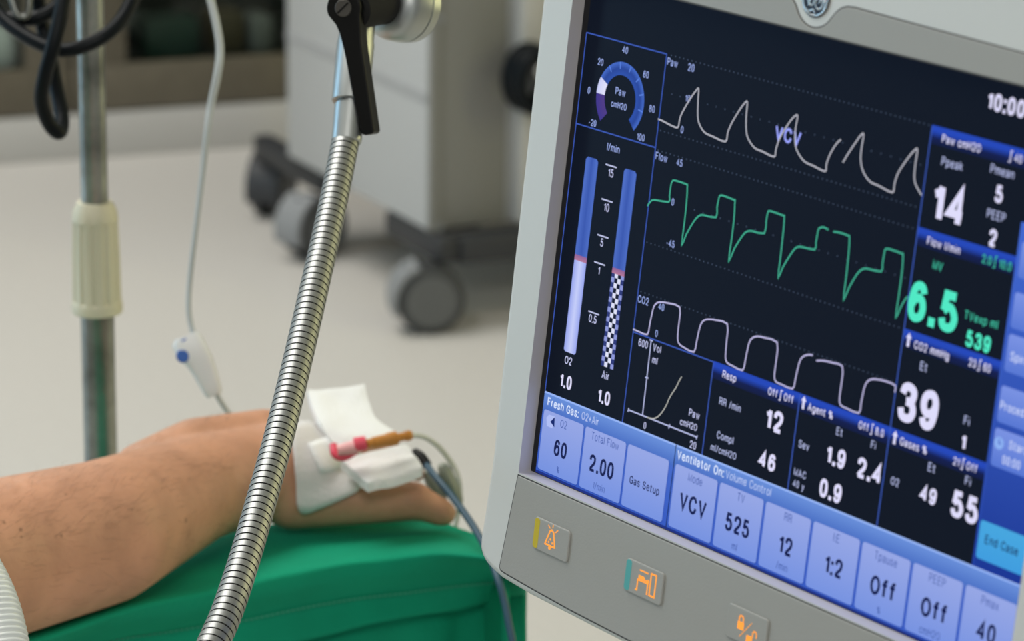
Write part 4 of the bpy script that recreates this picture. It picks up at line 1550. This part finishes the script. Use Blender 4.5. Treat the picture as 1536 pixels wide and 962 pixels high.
def bar(u0, u1, fillcol):
    vt, vb, vm = -4.31, -1.30, -2.80
    B0, B1 = lin((76, 108, 196)), lin((56, 86, 174))
    um = (u0 + u1) / 2
    scn.poly([(u0, vt + .04), (u0, vm), (um, vm), (um, vt), (u0 + .04, vt)], [B0, B0, B1, B1, B0], 2)
    scn.poly([(um, vt), (um, vm), (u1, vm), (u1, vt + .04), (u1 - .04, vt)], [B1, B1, B0, B0, B0], 2)
    if fillcol:
        F0, F1 = fillcol
        scn.poly([(u0, vm), (u0, vb - .03), (u0 + .03, vb), (um, vb), (um, vm)], [F1, F1, F1, F0, F0], 2)
        scn.poly([(um, vm), (um, vb), (u1 - .03, vb), (u1, vb - .03), (u1, vm)], [F0, F0, F1, F1, F1], 2)
    else:
        ncol = 4
        st_ = (u1 - u0) / ncol
        nr_ = int((vb - vm - 0.06) / st_)
        st_v = (vb - vm - 0.06) / nr_
        for r in range(nr_):
            for c in range(ncol):
                edge = c in (0, 3)
                wcol = lin((140, 150, 215)) if edge else lin((222, 224, 246))
                dcol = lin((44, 56, 120)) if edge else lin((16, 22, 46))
                scn.rect(u0 + c * st_, vm + 0.06 + r * st_v, u0 + (c + 1) * st_, vm + 0.06 + (r + 1) * st_v, wcol if (r + c) % 2 else dcol, 2)
    scn.rect(u0, vm - 0.01, u1, vm + 0.075, lin((140, 96, 150)), 3, lin((180, 120, 150)))


bar(-0.805, -0.515, (lin((196, 204, 248)), lin((150, 164, 236))))
bar(0.10, 0.39, None)
# pressure-volume loop
z = Zm(920, 440, 3.7)
VP = lin((180, 186, 226))
scn.line([z(212, 262), z(163, 680)], 0.022, VP, 4)
scn.line([z(85, 648), z(465, 800)], 0.022, VP, 4)
for (a, b_) in (((203, 259), (221, 266)), ((178, 467), (196, 472)), ((88, 638), (82, 660)), ((316, 728), (308, 752)), ((468, 790), (462, 812))):
    scn.line([z(*a), z(*b_)], 0.02, VP, 4)
wave([(188, 690), (205, 694), (225, 697), (250, 686), (275, 658), (298, 620), (310, 590), (330, 555), (350, 525), (366, 492), (382, 464)], lin((176, 176, 170)), 0.02, z)
for (s_, x_, y_, h_) in (('600', 168, 280, .115), ('Vol', 245, 307, .115), ('ml', 233, 373, .115), ('0', 177, 735, .105), ('20', 444, 843, .115), ('Paw', 452, 672, .115), ('cmH2O', 420, 730, .105)):
    text(s_, z(x_, y_), h_, lin((196, 200, 238)), 0.004)
# numeric panels
LB2 = lin((176, 184, 224))


def limits2(a, b_, c, h, col):
    """low limit, bracket, high limit"""
    wa = layout(a, 0.14, 0.91)[2] * h if a else 0
    wb = layout(b_, 0.14, 0.91)[2] * h
    tot = wa + wb + 0.13
    u0 = c[0] - tot / 2
    if a:
        text(a, (u0, c[1]), h, col, 0.004, 0.80, align='l')
    ub = u0 + wa + 0.06
    k = h * 0.62
    scn.line([(ub + 0.032, c[1] - k), (ub, c[1] - k), (ub, c[1] + k), (ub - 0.032, c[1] + k)], 0.017, col, 5)
    text(b_, (u0 + wa + 0.13, c[1]), h, col, 0.004, 0.80, align='l')


def arrow(c, h, col):
    u_, v_ = c
    scn.poly([(u_, v_ - h / 2), (u_ - h * .28, v_ - h * .1), (u_ + h * .28, v_ - h * .1)], col, 5)
    scn.rect(u_ - h * .12, v_ - h * .1, u_ + h * .12, v_ + h / 2, col, 5)


text('Resp', z(646, 462), .115, WHT, 0.006)
limits2('Off', 'Off', z(932, 568), .115, WHT)
text('RR /min', z(650, 620), .115, LB2, 0.004)
text('12', z(893, 708), .315, WHT, 0.030, 0.86)
text('Compl', z(623, 802), .115, LB2, 0.004)
text('ml/cmH2O', z(613, 880), .105, LB2, 0.004)
z = Zm(1060, 540, 3.7)
text('46', z(338, 562), .25, WHT, 0.030, 0.86)
arrow(z(540, 238), 0.19, WHT)
text('Agent %', z(633, 285), .115, WHT, 0.006)
limits2('Off', '8.0', z(916, 385), .115, WHT)
for (s_, x_, y_, h_) in (('Et', 740, 400, .115), ('Fi', 928, 473, .115), ('Sev', 542, 475, .115), ('MAC', 520, 632, .11), ('40 y', 512, 695, .105), ('O2', 1047, 677, .115)):
    text(s_, z(x_, y_), h_, LB2, 0.004)
text('1.9', z(718, 540), .27, WHT, 0.030, 0.84)
text('2.4', z(906, 618), .29, WHT, 0.030, 0.84)
text('0.9', z(690, 728), .27, WHT, 0.030, 0.84)
z = Zm(1310, 480, 2.672)
arrow(z(143, 80), 0.19, WHT)
text('CO2 mmHg', z(235, 122), .115, WHT, 0.006)
limits2('23', '60', z(428, 183), .115, WHT)
arrow(z(88, 472), 0.19, WHT)
text('Gases %', z(162, 505), .115, WHT, 0.006)
limits2('21', 'Off', z(370, 582), .115, WHT)
for (s_, x_, y_, h_) in (('Et', 204, 188, .125), ('Fi', 376, 405, .125), ('Et', 236, 593, .125), ('Fi', 381, 647, .125)):
    text(s_, z(x_, y_), h_, LB2, 0.006)
text('39', z(182, 348), .55, WHT, 0.032, 0.86)
text('1', z(362, 490), .22, WHT, 0.035, 0.8)
text('49', z(222, 703), .225, WHT, 0.030, 0.84)
text('55', z(368, 752), .37, WHT, 0.030, 0.84)
text('539', z(422, 88), .225, GBIG, 0.030, 0.80)
z = Zm(1340, 100, 2.405)
text('10:00', z(408, 138), .235, WHT, 0.030, 0.84)
text('Paw cmH2O', z(247, 277), .115, WHT, 0.006)
limits2('', '40', z(440, 328), .115, WHT)
text('Ppeak', z(214, 350), .125, LB2, 0.004)
text('Pmean', z(395, 378), .125, LB2, 0.004)
text('14', z(200, 500), .54, WHT, 0.030, 0.84)
text('5', z(383, 460), .235, WHT, 0.030, 0.8)
text('PEEP', z(373, 537), .125, LB2, 0.004)
text('2', z(360, 618), .235, WHT, 0.030, 0.8)
text('Flow l/min', z(183, 645), .115, WHT, 0.006)
limits2('2.0', '10.0', z(375, 707), .12, GRN)
text('MV', z(162, 718), .125, GRN, 0.006)
text('6.5', z(145, 866), .56, GBIG, 0.032, 0.84)
text('TVexp ml', z(318, 913), .125, GRN, 0.006)

# bottom key rows
P_T, P_B = lin((104, 142, 216)), lin((66, 104, 192))
K_T, K_B = lin((150, 166, 228)), lin((118, 146, 224))
for (u0, u1) in ((CU[0] - 0.01, 1.985), (2.0, RE)):
    scn.rect(u0, RV[4], u1, RV[4] + 0.03, lin((150, 180, 245)), 2)
    scn.rect(u0, RV[4] + 0.03, u1, -0.25, P_T, 2, P_B)
    scn.rect(u0, -0.25, u1, 0.69, lin((68, 104, 200)), 2, lin((52, 88, 190)))
scn.rect(CU[0] - 0.01, 0.665, RE, 0.705, lin((28, 48, 130)), 3)


def skey(u0, u1, v0, v1, top_, bot_, layer=3, r=0.045):
    pts = rrect(u0, v0, u1, v1, r, 3)
    cols = []
    for (_, v_) in pts:
        t_ = (v_ - v0) / (v1 - v0)
        cols.append(tuple(a + (b_ - a) * t_ for a, b_ in zip(top_, bot_)))
    scn.poly(pts[::-1], cols[::-1], layer)


keysu = [(-1.10, -0.12), (-0.075, 0.895), (0.94, 1.89)] + [(2.04 + 0.998 * i, 2.04 + 0.998 * i + 0.945) for i in range(7)]
for (u0, u1) in keysu:
    skey(u0 + 0.008, u1 + 0.012, -0.30, 0.65, lin((44, 78, 176)), lin((44, 78, 176)), 3)
    skey(u0, u1, -0.31, 0.635, K_T, K_B, 4)
z = Zm(790, 580, 4.373)
text('Fresh Gas:', z(242, 138), .135, lin((214, 226, 252)), 0.016, 0.80, 6)
text('O2+Air', z(420, 212), .125, lin((190, 204, 244)), 0.0, 0.80, 6)
scn.poly([z(132, 205), z(150, 185), z(190, 200), z(170, 275), z(135, 260)], lin((176, 190, 244)), 5)
scn.poly([z(158, 232), z(187, 202), z(184, 268)], lin((20, 40, 110)), 6)
text('O2', z(245, 250), .125, INK2, 0.0, 0.80, 6)
text('60', z(224, 413), .255, INK, 0.018, 0.80, 6)
text('%', z(207, 547), .10, INK2, 0.0, 0.70, 6)
text('Total Flow', z(517, 358), .125, INK2, 0.0, 0.82, 6)
text('2.00', z(493, 528), .265, INK, 0.018, 0.80, 6)
text('l/min', z(478, 663), .115, INK2, 0.0, 0.82, 6)
text('Gas Setup', z(775, 650), .125, INK, 0.008, 0.82, 6)
z = Zm(1000, 660, 4.01)
text('Ventilator On:', z(206, 143), .14, lin((214, 226, 252)), 0.016, 0.78, 6)
text('Volume Control', z(494, 261), .125, lin((190, 204, 244)), 0.0, 0.84, 6)
text('Mode', z(175, 240), .125, INK2, 0.0, 0.80, 6)
text('VCV', z(160, 395), .27, INK, 0.016, 0.80, 6)
text('TV', z(450, 350), .125, INK2, 0.0, 0.78, 6)
text('525', z(428, 515), .27, INK, 0.018, 0.80, 6)
text('ml', z(410, 642), .115, INK2, 0.0, 0.82, 6)
text('RR', z(734, 470), .125, INK2, 0.0, 0.78, 6)
text('12', z(716, 638), .27, INK, 0.018, 0.80, 6)
text('/min', z(695, 763), .115, INK2, 0.0, 0.82, 6)
text('I:E', z(1025, 592), .125, INK2, 0.0, 0.82, 6)
text('1:2', z(1005, 763), .27, INK, 0.018, 0.80, 6)
z = Zm(1240, 740, 4.334)
text('Tpause', z(388, 430), .125, INK2, 0.0, 0.80, 6)
text('Off', z(368, 620), .27, INK, 0.018, 0.80, 6)
text('%', z(340, 762), .10, INK2, 0.0, 0.70, 6)
text('PEEP', z(723, 567), .125, INK2, 0.0, 0.80, 6)
text('Off', z(700, 763), .27, INK, 0.018, 0.80, 6)
text('cmH2O', z(672, 908), .115, INK2, 0.0, 0.82, 6)
text('Pmax', z(1066, 715), .125, INK2, 0.0, 0.80, 6)
text('40', z(1040, 905), .27, INK, 0.018, 0.80, 6)
# menu on the right
scn.rect(CU[5], -5.22, RE, RV[4] + 0.0, lin((64, 102, 206)), 2, lin((22, 52, 146)))
scn.rect(CU[5] - 0.01, -5.22, CU[5] + 0.03, RV[4], lin((66, 104, 208)), 3, lin((30, 62, 160)))
MK_T, MK_B = lin((122, 146, 226)), lin((86, 118, 210))
for (v0, v1) in ((-4.98, -4.50), (-4.31, -3.83), (-3.75, -3.25), (-3.06, -2.57), (-2.49, -1.98)):
    skey(8.14, RE - 0.03, v0, v1, MK_T, MK_B, 4)
skey(8.12, RE - 0.03, -1.23, -0.71, lin((70, 166, 222)), lin((62, 156, 222)), 4)
text('Spiro', (8.22, -3.47), .125, lin((206, 216, 250)), 0.004, 0.82, 6, 'l')
text('Proced.', (8.17, -2.80), .12, lin((206, 216, 250)), 0.004, 0.80, 6, 'l')
text('Start', (8.42, -2.33), .12, lin((206, 216, 250)), 0.004, 0.80, 6, 'l')
text('00:00', (8.34, -2.11), .12, lin((206, 216, 250)), 0.004, 0.80, 6, 'l')
scn.poly(circ((8.24, -2.30), 0.085, 20)[::-1], lin((140, 176, 240)), 5)
scn.line([(8.24, -2.36), (8.24, -2.30), (8.28, -2.30)], 0.02, lin((70, 100, 200)), 6)
text('End Case', z(1140, 340), .125, INK, 0.004, 0.80, 6)

dm = bpy.data.meshes.new('screen')
so = bpy.data.objects.new('screen', dm)
link(so, mon)
inv = MW.inverted()
dm.from_pydata([inv @ p for p in scn.v], [], scn.f)
dm.materials.append(M_display)
att = dm.color_attributes.new('pic', 'FLOAT_COLOR', 'CORNER')
flatc = []
for cs in scn.c:
    for c in cs:
        flatc += [c[0], c[1], c[2], 1.0]
att.data.foreach_set('color', flatc)
# turn every face of the picture to the front
dm.update()
for p in dm.polygons:
    p.use_smooth = False
scr_back = flat_part([(-1.30, -7.02), (-1.30, 0.76), (2 * UC + 1.30, 0.76), (2 * UC + 1.30, -7.02)], -0.20, -0.003, 'screen_glass', M_blackglass, housing, 0)
